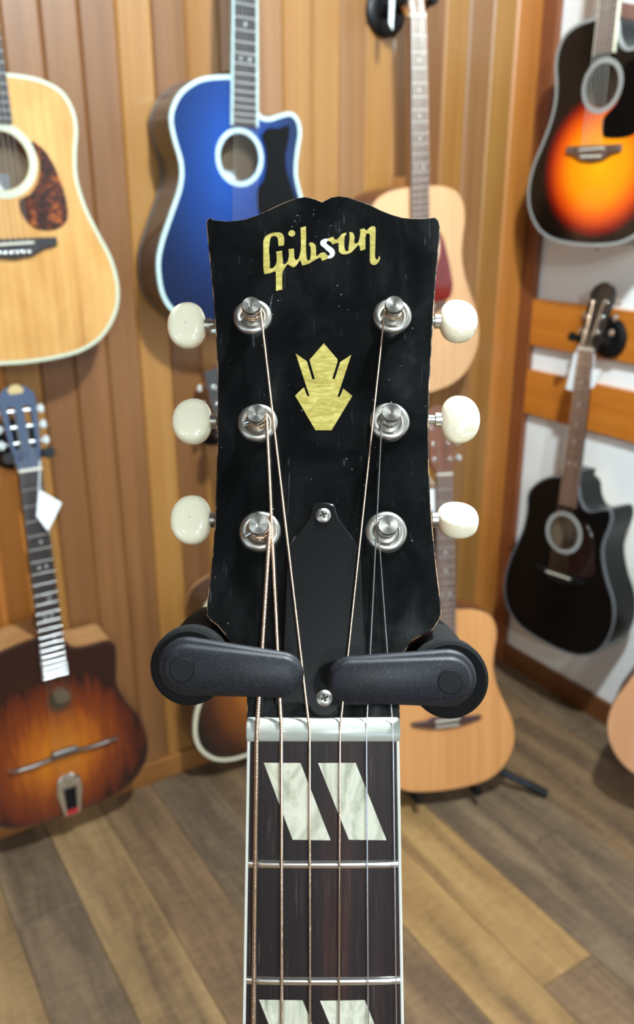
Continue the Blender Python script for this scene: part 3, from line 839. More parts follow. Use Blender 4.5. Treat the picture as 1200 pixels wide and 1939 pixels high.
price_tag('white price card mostly hidden behind the black headstock, beside a brown neck', [(1.235, 1.481, 0.796), (1.262, 1.467, 0.802), (1.246, 1.446, 0.731), (1.227, 1.45, 0.713)],
          [(1.254, 1.482, 0.826), (1.258, 1.474, 0.814), (1.262, 1.467, 0.802)])
price_tag('thin white paper strip dangling in front of the top wall hanger', [(1.262, 1.70, 1.87), (1.276, 1.70, 1.87), (1.272, 1.70, 1.800), (1.262, 1.70, 1.812)],
          [(1.285, 1.69, 1.93), (1.275, 1.695, 1.90), (1.268, 1.70, 1.87)])

# ------------------------------------------------------------------ the black headstock guitar in front
#  lengths in mm; x right, y up the neck, z out of the fingerboard; origin at the nut's front edge
FWD = Vector((sin(radians(32.3)), cos(radians(32.3)), 0)); RGT = Vector((cos(radians(32.3)), -sin(radians(32.3)), 0))
LEAN = 20.3
NUT_POS = Vector((0, 0, EYE)) + RGT * .0018 + (FWD * cos(radians(LEAN)) - Vector((0, 0, 1)) * sin(radians(LEAN))) * .241 - (FWD * sin(radians(LEAN)) + Vector((0, 0, 1)) * cos(radians(LEAN))) * .0653
GM = Matrix.Translation(NUT_POS) @ RZ(radians(-32.3)) @ RX(radians(90 - LEAN))
mm = lambda L: [tuple(c * .001 for c in p) for p in L]
LG=[(-20.22,158.41),(-19.79,159.89),(-18.81,160.94),(-17.46,161.68),(-16.0,161.9),(-14.55,161.85),(-13.72,161.37),(-13.25,160.42),(-13.02,159.05),(-13.14,156.73),(-14.98,156.48),(-15.2,159.26),(-15.52,160.1),(-16.16,160.52),(-17.07,160.48),(-17.7,159.89),(-17.96,158.94),(-18.03,157.78),(-18.18,156.11),(-18.25,154.43),(-18.04,152.77),(-17.92,151.11),(-17.8,149.45),(-17.87,148.21),(-17.56,147.6),(-16.7,147.8),(-16.17,148.42),(-15.74,149.45),(-15.51,150.28),(-15.54,152.56),(-15.75,154.22),(-13.73,154.64),(-13.71,153.18),(-13.51,151.52),(-13.4,149.66),(-13.03,149.04),(-12.5,149.41),(-12.05,149.97),(-11.87,149.35),(-12.57,148.17),(-13.28,146.88),(-13.53,145.75),(-13.6,143.7),(-13.46,139.43),(-14.97,139.23),(-15.41,138.93),(-15.59,139.23),(-15.62,141.26),(-15.7,143.29),(-15.74,146.16),(-16.18,146.67),(-17.21,146.05),(-18.46,145.64),(-19.62,145.54),(-19.81,146.36),(-20.03,148.42),(-20.09,151.52),(-20.17,155.69)]
LI=[(-12.05,149.97),(-11.74,150.59),(-11.5,151.73),(-11.36,152.77),(-11.53,155.27),(-9.72,155.48),(-9.6,153.6),(-9.52,151.94),(-9.18,151.11),(-8.55,151.0),(-8.11,151.52),(-7.74,150.8),(-8.36,149.66),(-8.99,148.63),(-9.52,148.21),(-10.06,148.17),(-10.78,148.58),(-11.33,149.14),(-11.87,149.35)]
LB=[(-8.11,151.52),(-7.75,152.56),(-7.49,153.81),(-7.32,155.27),(-7.29,157.78),(-7.46,163.91),(-6.73,164.02),(-5.63,164.44),(-5.53,159.89),(-5.6,156.73),(-5.5,153.6),(-5.31,151.52),(-5.04,150.8),(-4.14,150.9),(-3.96,152.56),(-3.94,156.11),(-4.52,156.94),(-4.52,157.68),(-3.79,157.95),(-2.98,157.68),(-2.34,156.94),(-2.13,155.69),(-2.12,152.77),(-1.8,152.46),(-0.72,153.6),(0.19,153.97),(0.91,153.91),(1.45,153.08),(1.99,152.56),(1.89,151.62),(1.08,151.11),(-0.18,150.69),(-0.36,151.73),(-0.9,152.04),(-1.98,151.31),(-3.42,150.38),(-4.32,149.66),(-5.57,149.14),(-6.83,148.83),(-7.05,149.45),(-7.2,150.38),(-7.74,150.8)]
LS=[(1.92,159.26),(1.29,159.42),(0.38,159.15),(-0.44,158.52),(-0.71,157.68),(-0.44,156.73),(0.55,155.9),(1.45,154.85),(2.44,153.91),(2.68,153.08),(2.44,152.66),(1.99,152.56),(1.89,151.62),(2.52,151.62),(3.43,151.94),(4.15,152.87),(4.34,154.02),(3.9,155.16),(3.09,156.0),(2.09,156.73),(1.37,157.57),(1.47,158.1),(1.92,158.62)]
LO=[(1.92,159.26),(2.29,159.57),(3.84,160.2),(4.1,159.26),(4.92,158.94),(5.83,159.89),(6.57,161.05),(7.3,161.58),(8.3,161.79),(8.21,160.94),(7.75,160.63),(7.64,159.26),(7.53,157.15),(7.61,155.69),(7.87,154.64),(8.41,154.39),(8.96,154.64),(9.06,156.11),(9.3,158.2),(9.43,160.1),(9.34,162.0),(10.22,162.0),(10.85,161.37),(11.14,160.1),(10.99,158.62),(10.98,157.57),(11.61,157.47),(12.13,157.74),(12.44,158.1),(12.51,157.05),(11.78,156.21),(10.86,155.06),(9.94,154.02),(8.85,153.43),(7.77,153.14),(6.5,153.39),(5.7,154.22),(5.62,155.69),(5.6,157.78),(4.73,157.62),(3.46,157.15),(2.92,158.2),(1.92,158.62)]
LN=[(12.44,158.1),(12.73,159.05),(12.96,160.31),(13.13,162.0),(13.0,163.06),(14.52,163.59),(14.79,162.96),(15.42,162.74),(15.98,163.49),(16.82,164.23),(17.55,164.44),(18.28,164.23),(18.43,163.06),(18.26,158.83),(18.08,154.64),(17.95,152.35),(18.28,151.21),(18.92,151.21),(19.2,151.73),(19.3,152.46),(19.75,152.25),(19.63,151.11),(19.07,150.07),(18.24,149.14),(17.25,149.0),(16.54,149.45),(16.2,150.69),(16.29,153.6),(16.37,157.78),(16.36,161.26),(15.67,161.58),(15.12,161.37),(14.83,159.89),(14.79,157.78),(14.8,155.27),(13.2,154.64),(12.94,155.16),(12.86,156.11),(12.51,157.05)]
LDOT=[(-9.3,161.52),(-9.39,161.03),(-9.64,160.62),(-10.03,160.34),(-10.49,160.25),(-10.95,160.34),(-11.34,160.62),(-11.61,161.03),(-11.7,161.52),(-11.61,162.0),(-11.36,162.41),(-10.97,162.69),(-10.51,162.79),(-10.05,162.69),(-9.66,162.41),(-9.39,162.0)]
CROWN=[(0.44,119.36),(4.93,113.5),(4.92,112.67),(3.2,106.6),(3.95,106.29),(5.77,112.47),(9.45,115.17),(4.83,100.19),(5.54,99.93),(6.71,103.03),(9.61,100.39),(2.83,88.43),(-2.28,88.43),(-8.86,100.49),(-6.19,103.33),(-5.91,103.13),(-4.97,100.29),(-4.23,100.29),(-8.79,115.59),(-5.11,112.78),(-3.32,106.29),(-2.48,106.29),(-4.27,113.3)]
HEAD=[(-22.05,-1.32),(-22.25,6.5),(-23.4,11.0),(-24.9,14.6),(-26.5,18.6),(-28.5,22.3),(-31.2,25.6),(-33.6,27.4),(-34.78,28.92),(-34.77,32.91),(-34.35,38.57),(-33.92,44.3),(-33.51,50.94),(-33.3,58.53),(-33.36,69.73),(-33.46,82.1),(-33.73,94.83),(-34.18,107.91),(-35.16,121.36),(-36.53,135.2),(-37.83,146.36),(-39.11,156.73),(-39.9,163.06),(-40.2,166.26),(-39.35,167.88),(-38.44,167.97),(-37.68,167.2),(-33.27,166.69),(-29.62,166.9),(-26.34,167.63),(-22.71,169.04),(-19.44,170.76),(-16.52,172.49),(-12.86,174.44),(-9.19,175.97),(-6.23,176.62),(-4.39,176.4),(-2.17,175.53),(0.04,174.55),(0.78,175.1),(3.0,176.4),(5.96,176.97),(9.28,176.4),(12.96,174.88),(16.62,173.36),(20.62,170.98),(23.89,169.47),(27.52,168.18),(31.17,167.76),(35.2,167.76),(39.24,168.18),(40.29,166.9),(40.73,164.34),(40.36,159.89),(39.51,152.56),(38.4,143.29),(37.2,131.21),(35.95,117.48),(34.74,104.13),(33.89,91.16),(33.5,76.76),(33.52,64.52),(33.93,54.29),(34.49,44.3),(35.11,36.13),(35.47,29.71),(34.92,27.8),(32.58,24.49),(29.7,23.07),(26.51,21.35),(23.9,17.92),(22.5,12.53),(22.1,-1.32)]
TRUSS=[(-3.43,62.69),(-1.8,63.54),(0.16,63.88),(2.11,63.54),(3.73,62.69),(4.84,58.78),(8.19,54.07),(10.71,49.74),(11.45,45.46),(11.72,32.53),(12.56,16.89),(13.45,6.28),(13.99,2.85),(5.49,2.85),(4.26,1.07),(2.43,-0.4),(0.32,-0.84),(-1.8,-0.4),(-3.62,1.07),(-5.6,2.85),(-13.95,2.85),(-13.54,6.28),(-12.14,16.89),(-11.55,32.53),(-11.22,45.46),(-10.46,49.74),(-7.93,54.07),(-4.55,58.78)]

main = tag(empty('acoustic_guitar'), 'black headstock with gold lettering, white tuner buttons and pearl inlaid neck in front', 'guitar')
main.matrix_world = GM

# materials of this guitar
t = NT('worn_black_lacquer')
co = t.coords((1, 1, 1))
sm = t.noise(t.coords((45, 30, 45)), 1.0, 5, 0.65, 0.8)
sc1 = t.node('ShaderNodeTexVoronoi', feature='DISTANCE_TO_EDGE'); sc1.inputs['Scale'].default_value = 1.0
t.link(t.coords((240, 40, 60)), sc1.inputs['Vector'])
gr = t.noise(t.coords((900, 60, 900)), 1.0, 2, 0.5)
base_c = t.ramp(sm, [(0.40, S(6, 7, 8)), (0.66, S(10, 11, 12)), (0.86, S(26, 27, 28))])
dv = t.node('ShaderNodeTexVoronoi', feature='F1'); dv.inputs['Scale'].default_value = 1.0
t.link(t.coords((330, 330, 330)), dv.inputs['Vector'])
dust = t.ramp(dv.outputs['Distance'], [(0.05, (1, 1, 1, 1)), (0.10, (0, 0, 0, 1))])
dsel = t.noise(t.coords((70, 70, 70), (5, 5, 5)), 1.0, 2)
dust = t.mix(1.0, dust, t.ramp(dsel, [(0.52, (0, 0, 0, 1)), (0.60, (.55, .55, .55, 1))]), 'MULTIPLY')
scr = t.noise(t.coords((900, 70, 1), (1, 1, 0)), 1.0, 1, 0.5, 0.6)
sc2 = t.mix(1.0, t.ramp(scr, [(0.70, (0, 0, 0, 1)), (0.74, (.2, .2, .2, 1))]), t.ramp(sm, [(0.45, (0, 0, 0, 1)), (0.6, (1, 1, 1, 1))]), 'MULTIPLY')
c_ = t.mix(dust, base_c, S(150, 150, 150))
t.color(t.mix(sc2, c_, S(120, 124, 128)))
t.link(t.ramp(sm, [(0.35, (0.12, 0.12, 0.12, 1)), (0.8, (0.36, 0.36, 0.36, 1))]), t.b.inputs['Roughness'])
t.val('Specular IOR Level', 0.28)
t.bump(gr, 0.05, 0.0002)
M['lacquer'] = t.m
t = NT('worn_edge')
f = t.noise(t.coords((140, 140, 140)), 1.0, 4, 0.7)
t.color(t.ramp(f, [(0.47, S(16, 14, 13)), (0.54, S(150, 116, 88)), (0.70, S(190, 160, 128))])); t.val('Roughness', 0.5)
M['worn_edge'] = t.m
t = NT('gold_pearl_inlay')
f = t.noise(t.coords((160, 420, 160), (0, 0, 0)), 1.0, 4, 0.6, 1.5)
t.color(t.ramp(f, [(0.3, S(142, 128, 58)), (0.5, S(165, 150, 76)), (0.7, S(196, 182, 108))]))
t.val('Roughness', 0.32); t.val('Metallic', 0.12); t.val('Coat Weight', 0.4)
M['gold_inlay'] = t.m
M['pearl_shine'] = plain('pearl_shine', S(226, 240, 242), 0.22, coat=0.5)  # pearl inlay with its bright reflection put into the colour
t = NT('mother_of_pearl')
f = t.noise(t.coords((90, 34, 90)), 1.0, 5, 0.6, 2.2)
t.color(t.ramp(f, [(0.28, S(150, 160, 146)), (0.42, S(204, 204, 182)), (0.56, S(234, 232, 212)), (0.74, S(196, 204, 196))]))
t.val('Roughness', 0.2); t.val('Coat Weight', 0.5)
M['pearl'] = t.m
t = NT('brazilian_rosewood')
f = t.noise(t.coords((420, 9, 1)), 1.0, 5, 0.65, 0.4)
g_ = t.noise(t.coords((75, 5, 1), (3, 1, 0)), 1.0, 3, 0.5, 0.6)
p_ = t.noise(t.coords((1500, 60, 1)), 1.0, 2, 0.5)
c1 = t.ramp(f, [(0.30, S(16, 11, 13)), (0.52, S(34, 22, 22)), (0.76, S(66, 46, 42))])
c2 = t.ramp(g_, [(0.34, S(13, 12, 17)), (0.52, S(36, 22, 22)), (0.68, S(86, 44, 26))])
cc = t.mix(0.5, c1, c2)
t.color(t.mix(t.ramp(p_, [(0.62, (0, 0, 0, 1)), (0.74, (0.35, 0.35, 0.35, 1))]), cc, S(104, 86, 80)))
t.val('Specular IOR Level', 0.3)
t.val('Roughness', 0.5); t.bump(p_, 0.12, 0.0003)
M['main_board'] = t.m
M['ivory_nut'] = plain('ivory_nut', S(168, 170, 162), 0.28, coat=0.4, var=0.06, vscale=300)
M['nickel'] = plain('aged_nickel', (0.46, 0.44, 0.405, 1), 0.36, 1.0, var=0.12, vscale=400)
t = NT('turned_nickel')
f = t.noise(t.coords((60, 60, 4000)), 1.0, 2, 0.5)
t.val('Base Color', (0.50, 0.48, 0.45, 1)); t.val('Metallic', 1.0); t.val('Roughness', 0.34)
t.val('Anisotropic', 0.6)
M['post_top'] = t.m
M['button_white'] = plain('cream_white_button', S(242, 235, 208), 0.09, coat=0.6, var=0.03, vscale=120)
M['button_white'].node_tree.nodes['Principled BSDF'].inputs['Subsurface Weight'].default_value = 0.05
M['button_white'].node_tree.nodes['Principled BSDF'].inputs['Subsurface Radius'].default_value = (0.003, 0.003, 0.002)
def wound(name, col, pitch):
    t = NT(name)
    w = t.node('ShaderNodeTexWave', wave_type='BANDS', bands_direction='Y')
    w.inputs['Scale'].default_value = 1.0
    t.link(t.coords((1, 0.31416 / pitch, 1)), w.inputs['Vector'])
    dk = tuple(c * .5 for c in col[:3]) + (1,)
    t.color(t.ramp(w.outputs['Fac'], [(0.15, dk), (0.55, col)]))
    t.val('Metallic', 1.0); t.val('Roughness', 0.3)
    t.bump(w.outputs['Fac'], 0.8, 0.0002)
    return t.m
M['wound_coarse'] = wound('bronze_wound_coarse', (0.86, 0.60, 0.43, 1), .0005)
M['wound_fine'] = wound('bronze_wound_fine', (0.86, 0.62, 0.44, 1), .00032)
M['plain_steel'] = plain('plain_steel_string', (0.66, 0.67, 0.70, 1), 0.24, 1.0)
M['truss_black'] = plain('black_cover_plate', S(5, 5, 6), 0.32, var=0.35, vscale=120)
M['grip'] = plain('grained_black_plastic', S(46, 47, 55), 0.52, var=0.12, vscale=900)
t = NT('speckled_black_plastic')
f = t.noise(t.coords((2600, 2600, 2600)), 1.0, 2, 0.6)
t.color(t.ramp(f, [(0.45, S(22, 23, 29)), (0.62, S(29, 30, 36)), (0.78, S(84, 86, 92))]))
t.val('Roughness', 0.5); t.val('Specular IOR Level', 0.3); t.bump(f, 0.2, 0.0002)
M['grip'] = t.m
M['cap_black'] = plain('matte_black_cap', S(9, 9, 11), 0.6)
for k_ in ('cap_black', 'truss_black'):
    M[k_].node_tree.nodes['Principled BSDF'].inputs['Specular IOR Level'].default_value = 0.25

# headstock, tilted back 17 degrees behind the nut
HM = TR(0, .0068, -.003) @ RX(radians(-17))
head = MB().prism(mm(HEAD), -.0145, 0, ch=.0003, mi=0, mi_ch=1, mi_side=2).build('headstock', [M['lacquer'], M['worn_edge'], M['mahogany']], main, angle=40)
head.matrix_local = HM
for i, (P, mt) in enumerate(((LG, 'gold_inlay'), (LI, 'gold_inlay'), (LDOT, 'gold_inlay'), (LB, 'gold_inlay'), (LS, 'pearl_shine'), (LO, 'gold_inlay'), (LN, 'gold_inlay'))):
    o = MB().prism(mm(P), -.0005, .00012).build('logo_letter', M[mt], head, smooth=False)
    if mt == 'pearl_shine': o['label'] = 'pearl letter s, its bright reflection painted white'
MB().prism(mm(CROWN), -.0005, .00012).build('crown_inlay', M['gold_inlay'], head, smooth=False)
cover = MB().prism(mm(spline(TRUSS, 2)), 0, .0018, ch=.0006).build('truss_rod_cover', M['truss_black'], main)
cover.matrix_local = HM
M['recess'] = plain('screw_recess_shade', (0.10, 0.09, 0.08, 1), 0.5, 0.8)  # darker metal puts the shade of the hollow into its colour
def cross_screw(parent, x, y, z):
    m = MB()
    prof = [(3.3, 0), (3.2, .5), (2.6, .95), (1.9, 1.15)]
    m.lathe([(r * .001, h * .001) for r, h in prof], 24, cap=False)
    # cross recess: star floor joined to the rim of the dome
    n = 24; rim = [(1.9 * cos(2 * pi * k / n), 1.9 * sin(2 * pi * k / n), 1.15) for k in range(n)]
    star = [((1.7 if k % 6 in (0, 1, 5) else .75) * .9 * cos(2 * pi * k / n), (1.7 if k % 6 in (0, 1, 5) else .75) * .9 * sin(2 * pi * k / n)) for k in range(n)]
    R2 = [mm([p])[0] for p in rim]; A = mm([(a, b, 1.2) for a, b in star]); B = mm([(a * .8, b * .8, .2) for a, b in star])
    m.ring_strip([R2, A]); m.ring_strip([A, B], mi=1)
    o = len(m.v); m.v.append((0, 0, .0001))
    for k in range(n): m.f.append((o - n + k, o - n + (k + 1) % n, o)); m.mi.append(1)
    s = m.build('screw', [M['nickel'], M['recess']], parent, angle=30)
    s.location = (x * .001, y * .001, z * .001)
    s.rotation_euler = (0, 0, .35); s.scale = (.72, .72, .8)
cross_screw(cover, .15, 59.46, 1.8); cross_screw(cover, .33, 4.49, 1.8)

# tuning machines
BUSH = [(-23.25, 129.0, -1), (-20.75, 90.9, -1), (-19.3, 54.8, -1), (23.3, 129.35, 1), (21.4, 91.3, 1), (19.45, 54.7, 1)]
BTN = [(-48.25, 136.6), (-44.76, 99.6), (-43.6, 64.2), (48.71, 138.4), (47.39, 100.2), (44.9, 64.2)]
TILT = [12, -6, 4, 8, -10, 44]
def button_mesh():
    """flattened oval button: superellipsoid slab, a little fuller on the shaft side"""
    m = MB(); nu, nv = 28, 13; loops = []
    for j in range(nv):
        q = -pi / 2 + pi * (j + .0) / (nv - 1)
        cz = sin(q); rr = max(cos(q), 0.0) ** .42
        z = 3.9 * (abs(cz) ** .75) * (1 if cz > 0 else -1)
        L = []
        for k in range(nu):
            a = 2 * pi * k / nu
            cx = abs(cos(a)) ** .92 * (1 if cos(a) > 0 else -1); sy = abs(sin(a)) ** .92 * (1 if sin(a) > 0 else -1)
            x = 6.9 * cx * max(rr, .02); y = 8.35 * sy * max(rr, .02) * (1 + .05 * cx)
            L.append((x * .001, y * .001, z * .001))
        loops.append(L)
    m.ring_strip(loops)
    return m
bm0 = None
for i, ((bx, by, sg), (tx, ty)) in enumerate(zip(BUSH, BTN)):
    m = MB()
    m.lathe([(r * .001, h * .001) for r, h in ((6.5, -.2), (6.5, .4), (6.2, 1.0), (5.6, 1.45), (4.9, 1.6), (4.3, 1.45), (3.9, 1.0), (3.6, .3), (2.2, .2))], 40, cap=False)
    # shaft out of the headstock's back, and the gear plate behind
    m.tube([(sg * .004, .0092, -.0190), (tx * .001 - bx * .001 - sg * .0045, ty * .001 - by * .001, -.0190)], .0017, 14)
    m.tube([(tx * .001 - bx * .001 - sg * .0085, ty * .001 - by * .001, -.0190), (tx * .001 - bx * .001 - sg * .0055, ty * .001 - by * .001, -.0190)], .0026, 16)
    m.box((-.007, -.009, -.0245), (.007, .017, -.0146))
    tm = m.build('tuning_machine', M['nickel'], main, angle=50)
    tm.matrix_local = HM @ TR(bx * .001, by * .001, 0)
    MB().lathe([(r * .001, h * .001) for r, h in ((2.75, -.4), (2.75, 2.0), (2.45, 2.8), (2.4, 5.0), (2.9, 5.5), (3.05, 5.8), (3.05, 7.75), (2.85, 8.0), (.75, 8.0), (.35, 7.6), (.05, 7.6))], 36).build('string_post', M['post_top'], tm, angle=40)
    if bm0 is None:
        o = button_mesh().build('tuner_button', M['button_white'], tm, angle=80); bm0 = o.data
    else: o = link('tuner_button', bm0, tm)
    o.location = (tx * .001 - bx * .001, ty * .001 - by * .001, -.0190)
    o.rotation_euler = (radians(TILT[i]), 0, pi if sg > 0 else 0)

# nut, fingerboard, binding, frets, inlays
m = MB()
prof = [(0, -3.2), (0, .75), (.5, 1.35), (1.6, 1.75), (3.6, 1.5), (5.2, .7), (6.1, -.9), (6.1, -4.5)]
nl = [(-21.85, y, z) for y, z in prof]; nr = [(21.85, y, z) for y, z in prof]
k = len(prof)
m.v = mm([(-21.3, y, z) for y, z in prof] + [(-21.85, y * .92 + .2, z - .25) for y, z in prof][:0] + [(21.3, y, z) for y, z in prof])
ends = mm([(-21.85, y * .9 + .3, z - .35) for y, z in prof]) ; ende = mm([(21.85, y * .9 + .3, z - .35) for y, z in prof])
m.v += ends + ende
for j in range(k - 1):
    m.f += [(j, j + 1, k + j + 1, k + j), (2 * k + j, 2 * k + j + 1, j + 1, j), (k + j, k + j + 1, 3 * k + j + 1, 3 * k + j)]
m.f += [tuple(2 * k + j for j in range(k)), tuple(3 * k + j for j in reversed(range(k)))]
m.mi = [0] * len(m.f)
m.build('nut', M['ivory_nut'], main, angle=50)
EY = -430.0
HW = lambda y: 21.75 + (-y) * (28.5 - 21.75) / 430.0     # half width of the fingerboard with binding
m = MB(); N = 12; ys_ = [0, -60, -120, -240, EY]
for y in ys_:
    w = HW(y) - .85
    ring = [(-w + 2 * w * i / N, y, .55 * (1 - ((-w + 2 * w * i / N) / w) ** 2) - .55) for i in range(N + 1)] + [(w, y, -6), (-w, y, -6)]
    m.v += mm(ring)
q = N + 3
for j in range(len(ys_) - 1):
    for i in range(q):
        m.f.append((j * q + i, j * q + (i + 1) % q, (j + 1) * q + (i + 1) % q, (j + 1) * q + i))
m.f += [tuple(range(q)), tuple((len(ys_) - 1) * q + i for i in range(q))]; m.mi = [0] * len(m.f)
m.build('fingerboard', M['main_board'], main, angle=40)
for sg in (-1, 1):
    P = [(sg * HW(y), y) for y in (0, EY)] + [(sg * (HW(y) - .85), y) for y in (EY, 0)]
    o = MB().prism(mm(P), -.006, -.00035, ch=.0002).build('fingerboard_binding', M['cream'], main)
M['cream_white'] = plain('white_binding', S(228, 228, 218), 0.35, coat=0.3)
for o in main.children:
    if o.name.startswith('fingerboard_binding'): o.data.materials[0] = M['cream_white']
SCALE = 628.65
def fret_y(k): return -SCALE * (1 - 2 ** (-k / 12))
for k in range(1, 20):
    y = fret_y(k); w = HW(y) - .9
    if y < EY + 4: break
    m = MB(); loops = []
    sec = [(-1.25, 0), (-1.05, .45), (-.45, .85), (.45, .85), (1.05, .45), (1.25, 0)]
    for i in range(13):
        u = -1 + 2 * i / 12; x = w * u; c = .55 * (1 - u * u) - .6
        d = .5 if abs(u) == 1 else 1
        loops.append([(x, y + a, c + b * d) for a, b in sec])
    for L in loops: m.v += mm(L)
    for j in range(12):
        for i in range(5): m.f.append((j * 6 + i, j * 6 + i + 1, (j + 1) * 6 + i + 1, (j + 1) * 6 + i))
    m.f += [tuple(range(6)), tuple(72 + i for i in range(6))]; m.mi = [0] * len(m.f)
    m.build('fret', M['fret'], main, angle=50)
def inlay(P):
    curve = lambda x, y: .00055 * (1 - (x * 1000 / HW(y * 1000)) ** 2) - .00055
    # split across the board so the inlay follows the radius
    (a, b, c, d) = P; m = MB(); n = 6; top = []; bot = []
    for i in range(n + 1):
        u = i / n
        p = (a[0] + (b[0] - a[0]) * u, a[1] + (b[1] - a[1]) * u); r = (d[0] + (c[0] - d[0]) * u, d[1] + (c[1] - d[1]) * u)
        top.append(p); bot.append(r)
    rows_ = []
    for v in range(5):
        rows_.append([(t_[0] + (b_[0] - t_[0]) * v / 4, t_[1] + (b_[1] - t_[1]) * v / 4) for t_, b_ in zip(top, bot)])
    for r in rows_:
        for x, y in r: m.v.append((x * .001, y * .001, curve(x * .001, y * .001) + .00014))
    for v in range(4):
        for i in range(n): m.f.append((v * 7 + i, v * 7 + i + 1, (v + 1) * 7 + i + 1, (v + 1) * 7 + i))
    m.mi = [0] * len(m.f)
    o = m.build('fret_inlay', M['pearl'], main, smooth=False)
    return o
inlay([(-17.0, -6.25), (-6.5, -6.25), (2.1, -28.3), (-8.75, -28.15)])
inlay([(-1.5, -6.25), (9.2, -6.2), (18.05, -28.4), (7.3, -28.15)])
for kf, hgt in ((3, 22), (5, 19.5), (7, 17.3), (9, 15.4)):
    yt = (fret_y(kf) + fret_y(kf - 1)) / 2 + hgt / 2 - (.6 if kf == 3 else 0); e = (HW(yt) / 21.75) * 1.02
    inlay([(-17.1 * e, yt), (-5.5 * e, yt), (2.8 * e, yt - hgt), (-8.9 * e, yt - hgt)])
    inlay([(-.9 * e, yt - .1), (11.0 * e, yt), (19.2 * e, yt - hgt), (7.6 * e, yt - hgt)])
# neck back and the body below the frame
m = MB(); secs = []
for y, dz in ((10, 13.0), (0, 13.5), (-20, 15), (-200, 17), (-345, 20)):
    w = HW(min(y, 0)) - .1
    secs.append([(w * cos(pi * k / 12), y, -4.5 - dz * sin(pi * k / 12) ** .8) for k in range(13)])
for r in secs: m.v += mm(r)
for j in range(len(secs) - 1):
    for k in range(12): m.f.append((j * 13 + k, j * 13 + k + 1, (j + 1) * 13 + k + 1, (j + 1) * 13 + k))
    m.f.append((j * 13 + 12, j * 13, (j + 1) * 13, (j + 1) * 13 + 12))
m.f += [tuple(range(13)), tuple(4 * 13 + k for k in range(13))]; m.mi = [0] * len(m.f)
m.box((-.017, -.362, -.088), (.017, -.340, -.006))
m.build('neck', M['mahogany'], main)
BO = TR(0, -.866, -.0075)
out = ccw(spline(sym(DREAD), 5)); n = len(out)
m = MB().ring_strip([[(x, y, -.002) for x, y in out], [(x, y, -.1) for x, y in out]])
m.f.append(tuple(n + i for i in reversed(range(n)))); m.mi.append(0)
m.build('body', M['mahogany'], main).matrix_local = BO
holed('soundboard', offset(out, -.0006), [circle(0, .367, .05, .05, 36)], -.0025, 0, M['main_top'], main).matrix_local = BO
A, B = offset(out, .0008), offset(out, -.005)
MB().ring_strip([[(x, y, -.006) for x, y in A], [(x, y, .0007) for x, y in A], [(x, y, .0007) for x, y in B], [(x, y, -.006) for x, y in B]], close_sections=True).build('binding', M['cream'], main).matrix_local = BO
MB().prism(spline(GUARD_A, 4), .0001, .0022, ch=.0006).build('pickguard', M['tortoise'], main).matrix_local = BO
MB().prism([(x, y + .017) for x, y in BELLY], 0, .009, ch=.0025).build('bridge', M['ebony'], main).matrix_local = BO

# strings: (x at nut, x at second fret region, post index, attach u, radius mm, material)
ST = [(-18.83, -19.73, 2, -15.62, .66, 'wound_coarse'), (-11.9, -11.75, 1, -16.9, .50, 'wound_fine'), (-3.92, -3.77, 0, -19.75, .36, 'wound_fine'),
      (4.67, 4.37, 3, 19.80, .28, 'wound_fine'), (12.2, 12.65, 4, 18.1, .20, 'plain_steel'), (19.73, 20.63, 5, 16.3, .16, 'plain_steel')]
for (xn, xb, pi_, au, r, mt) in ST:
    slope = (xb - xn) / -84.2
    path = [(xn + slope * (y - 3.46), y, zz) for y, zz in ((-612, 12.0), (-300, 6.2), (-80, 2.5), (-10, 1.75 + r), (1.2, 1.55 + r), (3.4, 1.35 + r))]
    bx, by, sg = BUSH[pi_]
    w0 = 2.55 + r
    # down over the nut, along the headstock to the post, then round it
    hp = []
    turns = 2.6 if r > .3 else 3.2
    steps = int(turns * 16)
    for s_ in range(steps + 1):
        a = 2 * pi * s_ / 16
        ang = a if sg < 0 else pi - a
        h = 4.4 - (s_ / 16) * (2 * r * 1.02)
        ww = w0 - .12 * min(1, s_ / 8)
        hp.append((bx + ww * cos(ang), by + ww * sin(ang), max(h, 2.0 + r)))
    hp = [tuple(c * 1000 for c in (HM @ Vector(mm([p])[0]))) for p in hp]
    last = Vector(path[-1]); first = Vector(hp[0])
    mid = [tuple(last.lerp(first, u)) for u in (.08, .5)]
    ob = MB().tube(mm(path + mid + hp), r * .001, 10).build('string', M[mt], main, angle=80)
    # cut end sticking out of the post on the far side
    if pi_ in (1, 2):
        E = [HM @ Vector(mm([p])[0]) for p in ((bx - 2.2, by - 1.2, 4.6), (bx - 4.4, by - 2.2 + (pi_ == 2) * -.6, 4.9))]
        MB().tube(E, r * .0011, 10).build('string_end', M['nickel'], ob)

# ------------------------------------------------------------------ the stand that holds it
base = GM @ Vector((0, -1.19, -.13)); base.z = 0
stand = tag(empty('guitar_stand', tuple(base)), 'tall black stand whose two padded arms close round the black headstock guitar neck', 'stand')
SX = Matrix.Translation(-base) @ GM
def sbuild(mbo, name, mat, parent=stand, angle=40, smooth=True):
    o = mbo.build(name, M[mat], parent, angle=angle, smooth=smooth)
    o.matrix_local = SX if parent is stand else Matrix.Identity(4)
    return o
def capsule(c0, r0, c1, r1, n=20):
    """outline of two circles joined by straight sides (tapered bar)"""
    a = Vector(c0); b = Vector(c1); d = b - a; base_a = math.atan2(d.y, d.x)
    ph = math.acos(max(-1, min(1, (r0 - r1) / d.length)))
    P = []
    for i in range(n + 1):
        q = base_a - ph + 2 * ph * i / n
        P.append((b.x + r1 * cos(q), b.y + r1 * sin(q)))
    for i in range(n + 1):
        q = base_a + ph + (2 * pi - 2 * ph) * i / n
        P.append((a.x + r0 * cos(q), a.y + r0 * sin(q)))
    return P
